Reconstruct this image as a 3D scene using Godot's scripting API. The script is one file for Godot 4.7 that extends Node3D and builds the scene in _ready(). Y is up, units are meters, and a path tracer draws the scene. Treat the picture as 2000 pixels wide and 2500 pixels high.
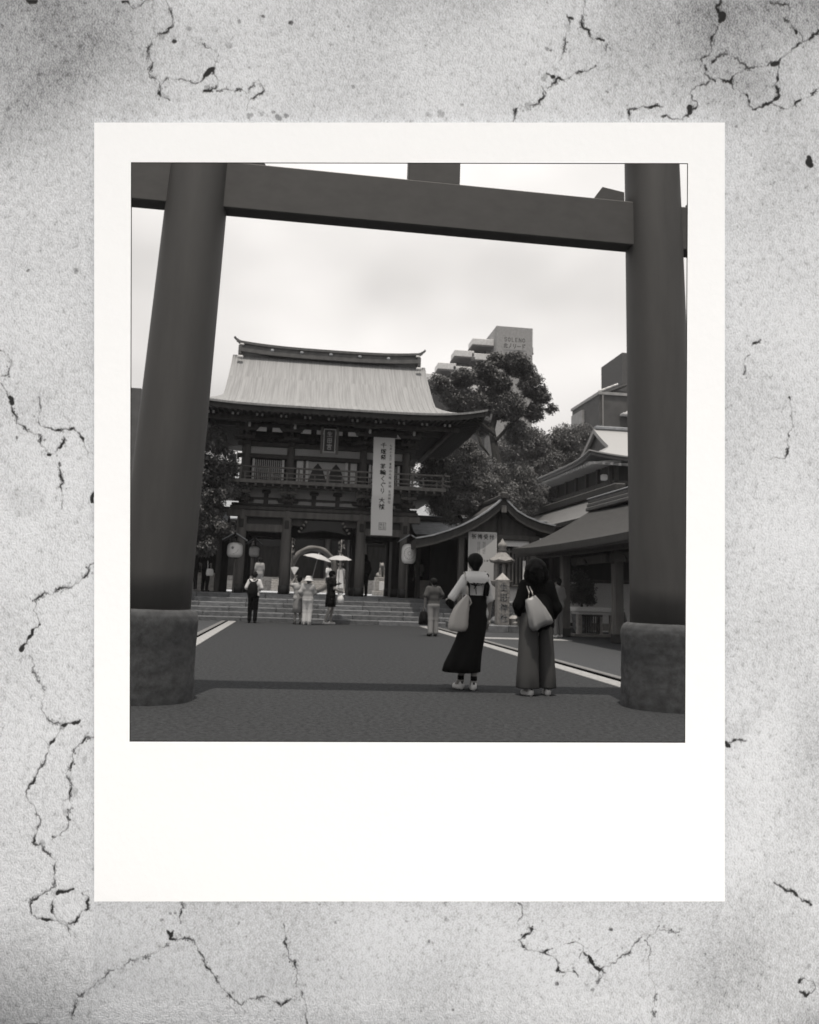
extends Node3D
# A walled view of a shrine forecourt: a cracked concrete slab with a white card frame round its
# opening stands on an added light-bouncing terrace; beyond it lie the torii, the forecourt, the gate and its neighbours.
# World: x right, y up, the approach road runs along -z. Units are metres.

const F := 1747.0
var taken := {}
var kids := {}
var mats := {}
var rng := RandomNumberGenerator.new()

# ---------------------------------------------------------------- naming and tagging
func numbered(called: String) -> String:
	if not taken.has(called):
		taken[called] = 0
		return called
	taken[called] += 1
	return "%s_%03d" % [called, taken[called]]

func add_part(o: Node3D, called: String, parent: Node3D) -> void:
	var key = str(parent.get_instance_id()) + "/" + called
	if kids.has(key):
		kids[key] += 1
		o.name = "%s_%03d" % [called, kids[key]]
	else:
		kids[key] = 0
		o.name = called
	parent.add_child(o, true)

func tag(o: Node, label: String, category: String, group := "") -> void:
	o.set_meta("label", label)
	o.set_meta("category", category)
	if group != "":
		o.set_meta("group", group)

func thing(called: String, label: String, category: String, at := Vector3.ZERO, turn := 0.0, group := "") -> Node3D:
	var o := Node3D.new()
	o.name = numbered(called)
	add_child(o, true)
	o.position = at
	o.rotation.y = turn
	tag(o, label, category, group)
	return o

func mi(mesh: Mesh, called: String, mat: Material, parent: Node3D = null, at := Vector3.ZERO) -> MeshInstance3D:
	var o := MeshInstance3D.new()
	o.mesh = mesh
	o.material_override = mat
	o.cast_shadow = GeometryInstance3D.SHADOW_CASTING_SETTING_ON
	if parent == null:
		o.name = numbered(called)
		add_child(o, true)
	else:
		add_part(o, called, parent)
	o.position = at
	return o

func fin(st: SurfaceTool, called: String, mat: Material, parent: Node3D = null, at := Vector3.ZERO) -> MeshInstance3D:
	st.generate_normals()
	return mi(st.commit(), called, mat, parent, at)

func struct_(st: SurfaceTool, called: String, mat: Material) -> MeshInstance3D:
	var o := fin(st, called, mat)
	o.set_meta("kind", "structure")
	return o

# ---------------------------------------------------------------- mesh helpers
func S(flat := true) -> SurfaceTool:
	var st := SurfaceTool.new()
	st.begin(Mesh.PRIMITIVE_TRIANGLES)
	st.set_smooth_group(-1 if flat else 0)
	return st

func tri(st: SurfaceTool, a: Vector3, b: Vector3, c: Vector3) -> void:
	st.add_vertex(a)
	st.add_vertex(b)
	st.add_vertex(c)

func quad(st: SurfaceTool, a: Vector3, b: Vector3, c: Vector3, d: Vector3) -> void:
	tri(st, a, b, c)
	tri(st, a, c, d)

func uvquad(st: SurfaceTool, p: Array, u: Array) -> void:
	for i in [0, 1, 2, 0, 2, 3]:
		st.set_uv(u[i])
		st.add_vertex(p[i])

# chamfered box: centre, size, chamfer, basis
func bx(st: SurfaceTool, c: Vector3, s: Vector3, ch := 0.0, b := Basis.IDENTITY) -> void:
	var h := s * 0.5
	if ch <= 0.0:
		var v := []
		for i in 8:
			v.append(c + b * Vector3(h.x if i & 1 else -h.x, h.y if i & 2 else -h.y, h.z if i & 4 else -h.z))
		for q in [[0, 2, 3, 1], [4, 5, 7, 6], [0, 4, 6, 2], [1, 3, 7, 5], [0, 1, 5, 4], [2, 6, 7, 3]]:
			quad(st, v[q[0]], v[q[1]], v[q[2]], v[q[3]])
		return
	ch = minf(ch, minf(h.x, minf(h.y, h.z)) * 0.9)
	var P = func(sx: int, sy: int, sz: int, ax: int) -> Vector3:
		var q := Vector3(sx * (h.x - ch), sy * (h.y - ch), sz * (h.z - ch))
		q[ax] += [sx, sy, sz][ax] * ch
		return c + b * q
	for ax in 3:
		var u := (ax + 1) % 3
		var w := (ax + 2) % 3
		for sg in [-1, 1]:
			var pts := []
			for k in [[-1, -1], [1, -1], [1, 1], [-1, 1]]:
				var s3 := [0, 0, 0]
				s3[ax] = sg
				s3[u] = k[0]
				s3[w] = k[1]
				pts.append(P.call(s3[0], s3[1], s3[2], ax))
			if sg > 0:
				quad(st, pts[0], pts[3], pts[2], pts[1])
			else:
				quad(st, pts[0], pts[1], pts[2], pts[3])
		for su in [-1, 1]:
			for sw in [-1, 1]:
				var e := []
				for sg in [-1, 1]:
					var s3 := [0, 0, 0]
					s3[ax] = sg
					s3[u] = su
					s3[w] = sw
					e.append(P.call(s3[0], s3[1], s3[2], u))
					e.append(P.call(s3[0], s3[1], s3[2], w))
				if su * sw > 0:
					quad(st, e[0], e[1], e[3], e[2])
				else:
					quad(st, e[0], e[2], e[3], e[1])
	for sx in [-1, 1]:
		for sy in [-1, 1]:
			for sz in [-1, 1]:
				var a = P.call(sx, sy, sz, 0)
				var d = P.call(sx, sy, sz, 1)
				var e = P.call(sx, sy, sz, 2)
				if sx * sy * sz > 0:
					tri(st, a, e, d)
				else:
					tri(st, a, d, e)

func box(called: String, mat: Material, parent: Node3D, c: Vector3, s: Vector3, ch := 0.0, b := Basis.IDENTITY) -> MeshInstance3D:
	var st := S()
	bx(st, Vector3.ZERO, s, ch, b)
	return fin(st, called, mat, parent, c)

# bar of rectangular section from a to b
func bar(st: SurfaceTool, a: Vector3, b: Vector3, w: float, h: float, ch := 0.0) -> void:
	var d := (b - a)
	var z := d.normalized()
	var up := Vector3.UP if absf(z.y) < 0.95 else Vector3.RIGHT
	var x := up.cross(z).normalized()
	var y := z.cross(x)
	bx(st, (a + b) * 0.5, Vector3(w, h, d.length()), ch, Basis(x, y, z))

# round tube through points with radii
func tube(st: SurfaceTool, pts: Array, rad: Array, segs := 8, cap := true) -> void:
	var rings := []
	for i in pts.size():
		var d: Vector3 = (pts[mini(i + 1, pts.size() - 1)] - pts[maxi(i - 1, 0)]).normalized()
		var up := Vector3.FORWARD if absf(d.y) > 0.8 else Vector3.UP
		var x := up.cross(d).normalized()
		var y := d.cross(x)
		var ring := []
		for k in segs:
			var an := TAU * k / segs
			ring.append(pts[i] + (x * cos(an) + y * sin(an)) * float(rad[mini(i, rad.size() - 1)]))
		rings.append(ring)
	skin(st, rings, cap)

# rings of equal size joined into a skin, first ring at the bottom
func skin(st: SurfaceTool, rings: Array, cap := true) -> void:
	var n: int = rings[0].size()
	for i in rings.size() - 1:
		for k in n:
			var k2 := (k + 1) % n
			quad(st, rings[i][k], rings[i][k2], rings[i + 1][k2], rings[i + 1][k])
	if cap:
		for e in [0, rings.size() - 1]:
			var c := Vector3.ZERO
			for p in rings[e]:
				c += p
			c /= n
			for k in n:
				if e == 0:
					tri(st, c, rings[e][(k + 1) % n], rings[e][k])
				else:
					tri(st, c, rings[e][k], rings[e][(k + 1) % n])

# turned shape: list of (radius, height)
func lathe(st: SurfaceTool, prof: Array, segs := 24, at := Vector3.ZERO, lean := Vector3.ZERO, wob := 0.0, seed_ := 1) -> void:
	var ns := FastNoiseLite.new()
	ns.seed = seed_
	ns.frequency = 2.2
	var rings := []
	for p in prof:
		var ring := []
		for k in segs:
			var an := -TAU * k / segs
			var q := Vector3(cos(an) * p.x, p.y, sin(an) * p.x)
			if wob > 0.0:
				q += Vector3(cos(an), 0.3, sin(an)) * wob * ns.get_noise_3dv(q * 1.6)
			ring.append(at + q + lean * p.y)
		rings.append(ring)
	skin(st, rings)

# soft closed tube of elliptical rings: [y, cx, cz, rx, rz, fold]
func loft(st: SurfaceTool, rows: Array, segs := 28, folds := 7, ph := 0.0, cap := true) -> void:
	var rings := []
	for r in rows:
		var ring := []
		for k in segs:
			var an := -TAU * k / segs
			var w: float = 1.0 + r[5] * (sin(an * folds + ph + r[0] * 2.0) + 0.5 * sin(an * (folds * 2 + 1) + ph * 2.0))
			ring.append(Vector3(r[1] + cos(an) * r[3] * w, r[0], r[2] + sin(an) * r[4] * w))
		rings.append(ring)
	skin(st, rings, cap)

# flat strip sheet on the ground
func sheet(st: SurfaceTool, x0: float, z0: float, x1: float, z1: float, y: float) -> void:
	quad(st, Vector3(x0, y, z0), Vector3(x0, y, z1), Vector3(x1, y, z1), Vector3(x1, y, z0))

# ---------------------------------------------------------------- textures and materials
func lin(v: float, t := Vector3.ONE) -> Color:
	return Color(v * t.x, v * t.y, v * t.z).linear_to_srgb()

func enc(v: float) -> int:
	var c := clampf(v, 0.0, 1.0)
	return int(round(255.0 * (12.92 * c if c <= 0.0031308 else 1.055 * pow(c, 1.0 / 2.4) - 0.055)))

func noise_tex(seed_: int, freq: float, oct: int, lo: float, hi: float, w := 256, sx := 1, sy := 1, bump := 0.0, gamma := 1.0, gain := 0.5) -> Array:
	var ns := FastNoiseLite.new()
	ns.seed = seed_
	ns.frequency = freq
	ns.fractal_octaves = oct
	ns.fractal_gain = gain
	ns.noise_type = FastNoiseLite.TYPE_SIMPLEX_SMOOTH
	var im := ns.get_seamless_image(w / sx, w / sy)
	if sx > 1 or sy > 1:
		im.resize(w, w, Image.INTERPOLATE_CUBIC)
	im.convert(Image.FORMAT_L8)
	var lut := PackedByteArray()
	lut.resize(256)
	for i in 256:
		lut[i] = enc(lerpf(lo, hi, pow(i / 255.0, gamma)) / hi)
	var d := im.get_data()
	for i in d.size():
		d[i] = lut[d[i]]
	var out := Image.create_from_data(w, w, false, Image.FORMAT_L8, d)
	out.generate_mipmaps()
	var nt: Texture2D = null
	if bump > 0.0:
		var nb := im.duplicate()
		nb.convert(Image.FORMAT_RGBA8)
		nb.bump_map_to_normal_map(bump)
		nt = ImageTexture.create_from_image(nb)
	return [ImageTexture.create_from_image(out), hi, nt]

func mt(key: String, v: float, rough := 0.85, tex = null, scale := 1.0, t := Vector3.ONE, nscale := 0.0) -> StandardMaterial3D:
	if mats.has(key):
		return mats[key]
	var s := StandardMaterial3D.new()
	s.resource_name = key
	s.roughness = rough
	if tex == null:
		s.albedo_color = lin(v, t)
	else:
		s.albedo_color = lin(minf(v * tex[1], 1.0), t)
		s.albedo_texture = tex[0]
		s.uv1_triplanar = true
		s.uv1_world_triplanar = true
		s.uv1_scale = Vector3.ONE * scale
		if nscale > 0.0 and tex[2] != null:
			s.normal_enabled = true
			s.normal_texture = tex[2]
			s.normal_scale = nscale
	mats[key] = s
	return s

# ---------------------------------------------------------------- lettering: strokes on a 100 x 100 square
const GL := {
	"sen": "68,8 30,20;8,44 92,44;50,16 50,96",
	"tou": "14,30 10,46;30,26 26,40;22,10 22,50 8,92;22,50 34,80;44,12 56,24 42,36;70,10 92,30;66,22 88,12;46,40 78,40;50,52 76,52 76,66 50,66 50,52;52,74 56,84;74,72 70,84;42,92 94,92",
	"sai": "30,6 12,34;26,14 46,14 16,46;24,24 32,30;56,8 84,8 62,34;58,14 88,44;34,46 66,46;16,60 86,60;50,60 50,96;28,70 18,86;70,70 82,86",
	"chi": "10,16 90,16;32,6 32,26;68,6 68,26;26,34 70,34 50,48;38,46 52,56;10,62 90,62;56,62 56,90 44,96;56,62 16,90",
	"rin": "6,18 44,18;10,32 40,32 40,60 10,60 10,32;10,46 40,46;4,74 46,74;25,6 25,96;70,4 46,34;70,4 96,34;58,38 82,38;52,50 52,96;52,50 92,50 92,94;66,50 66,90;79,50 79,90;52,70 92,70",
	"ku": "66,8 30,50 68,94",
	"gu": "58,8 26,50 60,94;70,22 80,34;84,14 94,26",
	"ri": "32,12 28,50 38,58;66,8 70,54 46,96",
	"dai": "8,36 92,36;50,8 48,44 10,94;50,44 92,94",
	"harae": "22,4 30,12;8,24 40,24 6,60;24,44 24,96;28,50 40,60;48,32 94,28;66,6 64,50 46,94;58,50 86,52 56,96;62,60 94,94;80,8 88,16",
	"iku": "28,14 12,44;22,32 86,32;50,6 50,92;20,60 82,60;8,92 94,92",
	"ta": "16,14 16,90;16,14 84,14 84,90;50,14 50,88;16,50 84,50;16,90 84,90",
	"miya": "50,2 50,14;12,32 12,18 88,18 88,32;32,32 68,32 68,50 32,50 32,32;50,50 46,60;24,62 76,62 76,94 24,94 24,62",
	"jin": "24,4 30,12;8,24 42,24 8,60;26,44 26,96;28,52 42,62;54,20 54,66;54,20 92,20 92,66;54,42 92,42;54,66 92,66;73,4 73,98",
	"sha": "24,4 30,12;8,24 42,24 8,60;26,44 26,96;28,52 42,62;52,40 94,40;73,10 73,92;46,92 98,92",
	"go": "26,4 8,30;28,26 10,52;20,44 20,96;44,6 36,24;38,20 64,20;50,20 50,78;36,42 64,42;36,78 66,72;36,54 36,78;50,58 64,58;72,14 72,96;72,14 92,14 92,66 82,60",
	"ki": "24,4 30,12;8,24 42,24 8,60;26,44 26,96;28,52 42,62;90,8 56,20 56,56 46,94;56,44 98,44;78,44 78,96",
	"tou2": "24,4 30,12;8,24 42,24 8,60;26,44 26,96;28,52 42,62;50,16 94,16;70,4 66,40 48,62;52,30 90,30;46,46 98,46;50,64 96,64;82,54 82,94 72,90;60,74 66,84",
	"uke": "76,4 22,14;24,22 30,34;48,18 50,30;74,16 64,32;12,52 12,38 88,38 88,52;28,58 74,58 20,96;34,64 88,96",
	"tsuke": "32,6 10,48;24,34 24,96;40,34 96,34;76,8 76,90 62,84;50,52 60,66",
	"nana": "8,48 92,36;44,8 44,80 60,88 90,86 92,72",
	"getsu": "26,10 26,64 10,94;26,10 78,10 78,92;26,36 78,36;26,60 78,60",
	"juu": "8,46 92,46;50,6 50,96",
	"itsu": "14,12 86,12;46,12 36,90;22,46 74,46 68,90;8,90 92,90",
	"nichi": "24,10 24,92;24,10 76,10 76,92;24,50 76,50;24,90 76,90",
	"natsu": "12,8 88,8;28,20 72,20 72,58 28,58 28,20;28,33 72,33;28,46 72,46;44,58 14,80;34,68 72,68 20,98;40,74 88,98",
	"no": "52,20 40,80 16,70 20,36 50,18 84,30 86,66 60,92",
	"A_S": "86,18 60,6 24,14 22,40 78,56 82,84 50,96 14,84",
	"A_E": "84,8 20,8 20,92 84,92;20,50 74,50",
	"A_L": "22,6 22,92 84,92",
	"A_N": "16,94 16,6 84,94 84,6",
	"A_O": "50,6 16,26 16,74 50,94 84,74 84,26 50,6",
	"kita": "34,8 34,92;8,40 34,40;8,80 34,68;90,26 60,44;60,8 60,88 92,88 92,72",
	"n_o": "70,8 60,50 20,94",
	"k_ri": "26,12 26,60;74,8 74,56 44,96",
	"k_bou": "8,50 92,50",
	"k_do": "36,6 36,96;36,40 74,60;66,8 76,24;84,4 94,18",
}

func strokes(key: String) -> Array:
	var out := []
	for s in GL[key].split(";"):
		var pl := []
		for p in s.split(" "):
			var c = p.split(",")
			pl.append(Vector2(float(c[0]), float(c[1])) / 100.0)
		out.append(pl)
	return out

func ink(im: Image, key: String, ox: float, oy: float, size: float, w: float, c: Color, sx := 1.0) -> void:
	for pl in strokes(key):
		for i in pl.size() - 1:
			var a := Vector2(ox + pl[i].x * size * sx, oy + pl[i].y * size)
			var b := Vector2(ox + pl[i + 1].x * size * sx, oy + pl[i + 1].y * size)
			var n := int(ceil(a.distance_to(b) * 1.5)) + 1
			for k in n + 1:
				var tt := float(k) / n
				var p := a.lerp(b, tt)
				var r := w * (1.0 - 0.35 * tt) * 0.5
				for y in range(int(p.y - r), int(p.y + r) + 1):
					for x in range(int(p.x - r), int(p.x + r) + 1):
						if x >= 0 and y >= 0 and x < im.get_width() and y < im.get_height() and Vector2(x, y).distance_to(p) <= r + 0.4:
							im.set_pixel(x, y, c)

# raised lettering: strokes as thin bars on a plane facing +z
func glyph_mesh(st: SurfaceTool, key: String, o: Vector3, size: float, w: float, dep: float) -> void:
	for pl in strokes(key):
		for i in pl.size() - 1:
			var a := o + Vector3(pl[i].x * size, -pl[i].y * size, 0)
			var b := o + Vector3(pl[i + 1].x * size, -pl[i + 1].y * size, 0)
			var d := b - a
			var x := d.normalized()
			bx(st, (a + b) * 0.5, Vector3(d.length() + w, w, dep), 0.0, Basis(x, Vector3(-x.y, x.x, 0), Vector3(0, 0, 1)))

func print_mat(im: Image, rough := 0.8) -> StandardMaterial3D:
	im.generate_mipmaps()
	var s := StandardMaterial3D.new()
	s.albedo_texture = ImageTexture.create_from_image(im)
	s.roughness = rough
	return s

# ---------------------------------------------------------------- implicit surfaces (bodies, animals, hands)
# bone: [a, b, ra, rb, qz, sub]
func B(a: Vector3, b: Vector3, ra: float, rb: float, qz := 1.0, sub := false) -> Array:
	return [a, b, ra, rb, qz, sub]

func sdf(st: SurfaceTool, bones: Array, cell: float, k: float, xf := Transform3D.IDENTITY) -> void:
	var lo := Vector3(1e9, 1e9, 1e9)
	var hi := -lo
	for b in bones:
		if b[5]:
			continue
		var r: float = maxf(b[2], b[3]) + cell * 2.5
		for p in [b[0], b[1]]:
			lo = lo.min(p - Vector3(r, r, r))
			hi = hi.max(p + Vector3(r, r, r))
	var nx := int(ceil((hi.x - lo.x) / cell)) + 1
	var ny := int(ceil((hi.y - lo.y) / cell)) + 1
	var nz := int(ceil((hi.z - lo.z) / cell)) + 1
	var f := PackedFloat32Array()
	f.resize(nx * ny * nz)
	f.fill(0.5)
	for b in bones:
		var a: Vector3 = b[0]
		var ab: Vector3 = b[1] - b[0]
		var l2 := maxf(ab.length_squared(), 1e-9)
		var ra: float = b[2]
		var rb: float = b[3]
		var q: float = b[4]
		var sub: bool = b[5]
		var r := maxf(ra, rb) + k + cell * 2.0
		var bl: Vector3 = a.min(b[1]) - Vector3(r, r, r) - lo
		var bh: Vector3 = a.max(b[1]) + Vector3(r, r, r) - lo
		var x0 := maxi(0, int(bl.x / cell))
		var x1 := mini(nx - 1, int(bh.x / cell) + 1)
		var y0 := maxi(0, int(bl.y / cell))
		var y1 := mini(ny - 1, int(bh.y / cell) + 1)
		var z0 := maxi(0, int(bl.z / cell))
		var z1 := mini(nz - 1, int(bh.z / cell) + 1)
		for z in range(z0, z1 + 1):
			for y in range(y0, y1 + 1):
				var i := (z * ny + y) * nx + x0
				for x in range(x0, x1 + 1):
					var p := lo + Vector3(x, y, z) * cell - a
					var h := clampf(p.dot(ab) / l2, 0.0, 1.0)
					p -= ab * h
					p.z *= q
					var d := p.length() - lerpf(ra, rb, h)
					var o := f[i]
					if sub:
						f[i] = maxf(o, -d)
					else:
						var m_ := maxf(k - absf(d - o), 0.0)
						f[i] = minf(d, o) - m_ * m_ / (4.0 * k)
					i += 1
	var idx := PackedInt32Array()
	idx.resize(nx * ny * nz)
	idx.fill(-1)
	var verts := []
	var sxy := nx * ny
	for z in nz - 1:
		for y in ny - 1:
			var i := (z * ny + y) * nx
			for x in nx - 1:
				var v0 := f[i]
				var v1 := f[i + 1]
				var v2 := f[i + nx]
				var v3 := f[i + nx + 1]
				var v4 := f[i + sxy]
				var v5 := f[i + sxy + 1]
				var v6 := f[i + sxy + nx]
				var v7 := f[i + sxy + nx + 1]
				var c := int(v0 < 0) + int(v1 < 0) + int(v2 < 0) + int(v3 < 0) + int(v4 < 0) + int(v5 < 0) + int(v6 < 0) + int(v7 < 0)
				if c > 0 and c < 8:
					var vv := [v0, v1, v2, v3, v4, v5, v6, v7]
					var s := Vector3.ZERO
					var n := 0
					for e in [[0, 1], [2, 3], [4, 5], [6, 7], [0, 2], [1, 3], [4, 6], [5, 7], [0, 4], [1, 5], [2, 6], [3, 7]]:
						var fa: float = vv[e[0]]
						var fb: float = vv[e[1]]
						if (fa < 0) != (fb < 0):
							var tt := fa / (fa - fb)
							var pa := Vector3(e[0] & 1, (e[0] >> 1) & 1, e[0] >> 2)
							var pb := Vector3(e[1] & 1, (e[1] >> 1) & 1, e[1] >> 2)
							s += pa.lerp(pb, tt)
							n += 1
					idx[i] = verts.size()
					verts.append(xf * (lo + (Vector3(x, y, z) + s / n) * cell))
				i += 1
	for z in range(1, nz - 1):
		for y in range(1, ny - 1):
			for x in range(1, nx - 1):
				var i := (z * ny + y) * nx + x
				var s0 := f[i] < 0
				if s0 != (f[i + 1] < 0):
					_face(st, verts, idx, i, i - nx, i - nx - sxy, i - sxy, s0)
				if s0 != (f[i + nx] < 0):
					_face(st, verts, idx, i, i - sxy, i - sxy - 1, i - 1, s0)
				if s0 != (f[i + sxy] < 0):
					_face(st, verts, idx, i, i - 1, i - 1 - nx, i - nx, s0)

func _face(st: SurfaceTool, v: Array, idx: PackedInt32Array, a: int, b: int, c: int, d: int, flip: bool) -> void:
	if idx[a] < 0 or idx[b] < 0 or idx[c] < 0 or idx[d] < 0:
		return
	if flip:
		quad(st, v[idx[a]], v[idx[b]], v[idx[c]], v[idx[d]])
	else:
		quad(st, v[idx[a]], v[idx[d]], v[idx[c]], v[idx[b]])

# ---------------------------------------------------------------- the scene
var cam_basis := Basis.IDENTITY
const EYE := Vector3(0, 1.12, 0)

func _ready() -> void:
	rng.seed = 20240715
	setup_view()
	setup_materials()
	ground()
	steps_and_platform()
	far_buildings()
	gate()
	cloister()
	worship_hall()
	right_hall()
	office()
	pavilion()
	trees()
	torii()
	slab_and_card()
	lanterns()
	stone_things()
	gate_dressing()
	people()

func setup_view() -> void:
	cam_basis = Basis(Vector3.UP, deg_to_rad(-7.69)) * Basis(Vector3.RIGHT, deg_to_rad(9.55)) * Basis(Vector3.BACK, deg_to_rad(1.91))
	var cam := Camera3D.new()
	cam.name = "camera"
	cam.projection = Camera3D.PROJECTION_FRUSTUM
	cam.near = 0.05
	cam.far = 2000.0
	cam.size = 0.05 * 2156.0 / F
	cam.frustum_offset = Vector2(0.05 * 0.5 / F, -0.05 * 127.0 / F)
	cam.transform = Transform3D(cam_basis, EYE)
	var ca := CameraAttributesPhysical.new()
	ca.frustum_focal_length = 24.0
	ca.exposure_aperture = 9.0
	ca.frustum_focus_distance = 1.95
	ca.frustum_near = 0.05
	ca.frustum_far = 2000.0
	cam.attributes = ca
	add_child(cam)
	cam.current = true

	var sun_to := Vector3(-0.03, 1.0, 0.222).normalized()
	var sky_im := Image.create(512, 256, false, Image.FORMAT_RGBF)
	var cn := FastNoiseLite.new()
	cn.seed = 5
	cn.frequency = 1.3
	cn.fractal_octaves = 5
	for y in 256:
		var el := PI * 0.5 - PI * (y + 0.5) / 256.0
		for x in 512:
			var az := TAU * ((x + 0.5) / 512.0 - 0.5)
			var d := Vector3(sin(az) * cos(el), sin(el), -cos(az) * cos(el))
			var L := 0.06
			var t := Vector3(1.0, 0.968, 0.938)
			if d.y > 0.0:
				var c := cn.get_noise_3d(d.x * 1.6, d.y * 3.2, d.z * 1.6)
				L = 0.545 * (0.86 + 0.55 * d.y) * (1.0 + 0.58 * c)
				var g := acos(clampf(d.dot(sun_to), -1.0, 1.0))
				L += 0.8 * exp(-g * g / 0.22) + 0.34 * exp(-g * g / 1.1)
			sky_im.set_pixel(x, y, Color(L * t.x, L * t.y, L * t.z))
	var pano := PanoramaSkyMaterial.new()
	pano.panorama = ImageTexture.create_from_image(sky_im)
	pano.energy_multiplier = 1.0
	var sky := Sky.new()
	sky.sky_material = pano
	var env := Environment.new()
	env.background_mode = Environment.BG_SKY
	env.sky = sky
	env.ambient_light_source = Environment.AMBIENT_SOURCE_SKY
	env.tonemap_mode = Environment.TONE_MAPPER_LINEAR
	env.tonemap_exposure = 1.25
	env.fog_enabled = true
	env.fog_density = 0.00026
	env.fog_light_color = Color(0.93, 0.93, 0.95)
	env.sdfgi_enabled = true
	env.ssao_enabled = true
	env.ssil_enabled = true
	var we := WorldEnvironment.new()
	we.name = "world_environment"
	we.environment = env
	add_child(we)

	var sun := DirectionalLight3D.new()
	sun.name = "sun"
	sun.light_energy = 1.15
	sun.light_color = Color(1.0, 0.97, 0.93)
	sun.light_angular_distance = 0.6
	sun.shadow_enabled = true
	add_child(sun)
	sun.look_at_from_position(sun_to * 50.0, Vector3.ZERO, Vector3.FORWARD)

func setup_materials() -> void:
	var wood := noise_tex(11, 0.03, 4, 0.65, 1.3, 256, 1, 8)
	var asph := noise_tex(16, 0.06, 5, 0.30, 1.7, 1024, 1, 1, 2.0, 1.0, 0.9)
	mt("terrace", 0.56, 0.95, noise_tex(17, 0.03, 5, 0.8, 1.15), 0.5)  # pale tone for the added paving that bounces light onto slab and card
	var speck := noise_tex(12, 0.22, 3, 0.25, 1.85, 512, 1, 1, 3.0)
	var mottle := noise_tex(13, 0.02, 5, 0.7, 1.25, 256, 1, 1, 6.0)
	var blotch := noise_tex(14, 0.035, 6, 0.3, 1.6, 256, 1, 1, 10.0, 1.3)
	var fine := noise_tex(15, 0.12, 4, 0.82, 1.15, 256, 1, 1, 3.0)
	var cool := Vector3(0.96, 1.0, 1.055)
	var warm := Vector3(1.03, 1.0, 0.965)
	mt("asphalt", 0.032, 0.95, asph, 0.24, cool, 0.6)
	mt("road", 0.033, 0.95, asph, 0.22, cool, 0.6)
	mt("paving", 0.048, 0.95, asph, 0.35, cool, 0.4)
	mt("strip", 0.20, 0.9, mottle, 1.4)
	mt("groove", 0.002, 1.0).metallic_specular = 0.0
	mt("edging", 0.10, 0.9, mottle, 1.4)
	mt("step_a", 0.105, 0.9, mottle, 0.8, cool, 0.5)
	mt("step_b", 0.085, 0.9, mottle, 0.9, cool, 0.5)
	mt("step_c", 0.125, 0.9, mottle, 0.7, cool, 0.5)
	mt("gravel", 0.30, 0.95, speck, 1.0, cool)
	mt("torii", 0.034, 0.62, noise_tex(18, 0.03, 6, 0.72, 1.25, 512, 1, 8, 0.0, 1.0, 0.7), 0.28, warm)
	mt("torii_beam", 0.038, 0.66, noise_tex(19, 0.03, 6, 0.78, 1.2, 512, 2, 1, 0.0, 1.0, 0.7), 0.3, warm)
	mt("plinth", 0.040, 0.95, noise_tex(20, 0.018, 7, 0.35, 1.65, 512, 1, 1, 6.0, 1.2, 0.62), 0.9, cool, 0.25)
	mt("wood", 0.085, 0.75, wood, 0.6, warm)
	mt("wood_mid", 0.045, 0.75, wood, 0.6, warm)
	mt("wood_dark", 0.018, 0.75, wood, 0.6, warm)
	mt("black", 0.012, 0.6)
	mt("white_paint", 0.5, 0.7)
	mt("plaster", 0.40, 0.9, fine, 0.6)
	mt("plaster_white", 0.58, 0.9, fine, 0.6)
	mt("copper", 0.24, 0.6, mottle, 0.6, cool)
	mt("copper_dark", 0.075, 0.6, mottle, 0.6)
	mt("shingle", 0.045, 0.85, mottle, 0.9)
	mt("stone", 0.17, 0.92, mottle, 1.2, warm, 0.6)
	mt("stone_pale", 0.27, 0.9, mottle, 1.2, warm, 0.4)
	mt("stone_dark", 0.12, 0.92, blotch, 1.0, cool, 0.6)
	mt("bark", 0.018, 0.95, blotch, 1.5, warm, 1.0)
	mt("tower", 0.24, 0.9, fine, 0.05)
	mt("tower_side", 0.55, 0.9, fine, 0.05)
	mt("render_grey", 0.062, 0.9, mottle, 0.12)
	mt("render_mid", 0.065, 0.9, fine, 0.1)
	mt("render_dark", 0.085, 0.9, fine, 0.1)
	mt("glass", 0.03, 0.15)
	mt("metal", 0.35, 0.4)
	mt("rope", 0.10, 0.95, speck, 2.0, warm)
	mt("skin", 0.17, 0.6, null, 1.0, warm)
	mt("hair", 0.010, 0.6)
	mt("hair_grey", 0.035, 0.6)
	mt("cloth_white", 0.45, 0.9, fine, 3.0)
	mt("cloth_pale", 0.27, 0.9, fine, 3.0)
	mt("cloth_grey", 0.17, 0.9, fine, 3.0)
	mt("cloth_mid", 0.055, 0.9, fine, 3.0)
	mt("cloth_dark", 0.03, 0.9, fine, 3.0)
	mt("cloth_black", 0.008, 0.9)
	mt("canvas", 0.34, 0.9, fine, 4.0, warm, 0.5)
	mt("silver_bag", 0.21, 0.40, fine, 4.0)
	mt("leaf_a", 0.145, 0.6)
	mt("leaf_b", 0.12, 0.6)
	for kname in ["leaf_a", "leaf_b"]:
		var s: StandardMaterial3D = mats[kname]
		s.vertex_color_use_as_albedo = true
		s.metallic_specular = 0.15
		s.backlight_enabled = true
		s.backlight = lin(0.06)
	for kname in ["asphalt", "road", "paving", "shingle", "copper"]:
		mats[kname].metallic_specular = 0.12
	mt("paper", 0.66, 0.85)
	for kname in ["cloth_white", "cloth_pale", "cloth_grey", "cloth_mid", "cloth_dark", "cloth_black", "hair", "canvas"]:
		mats[kname].metallic_specular = 0.12

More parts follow.
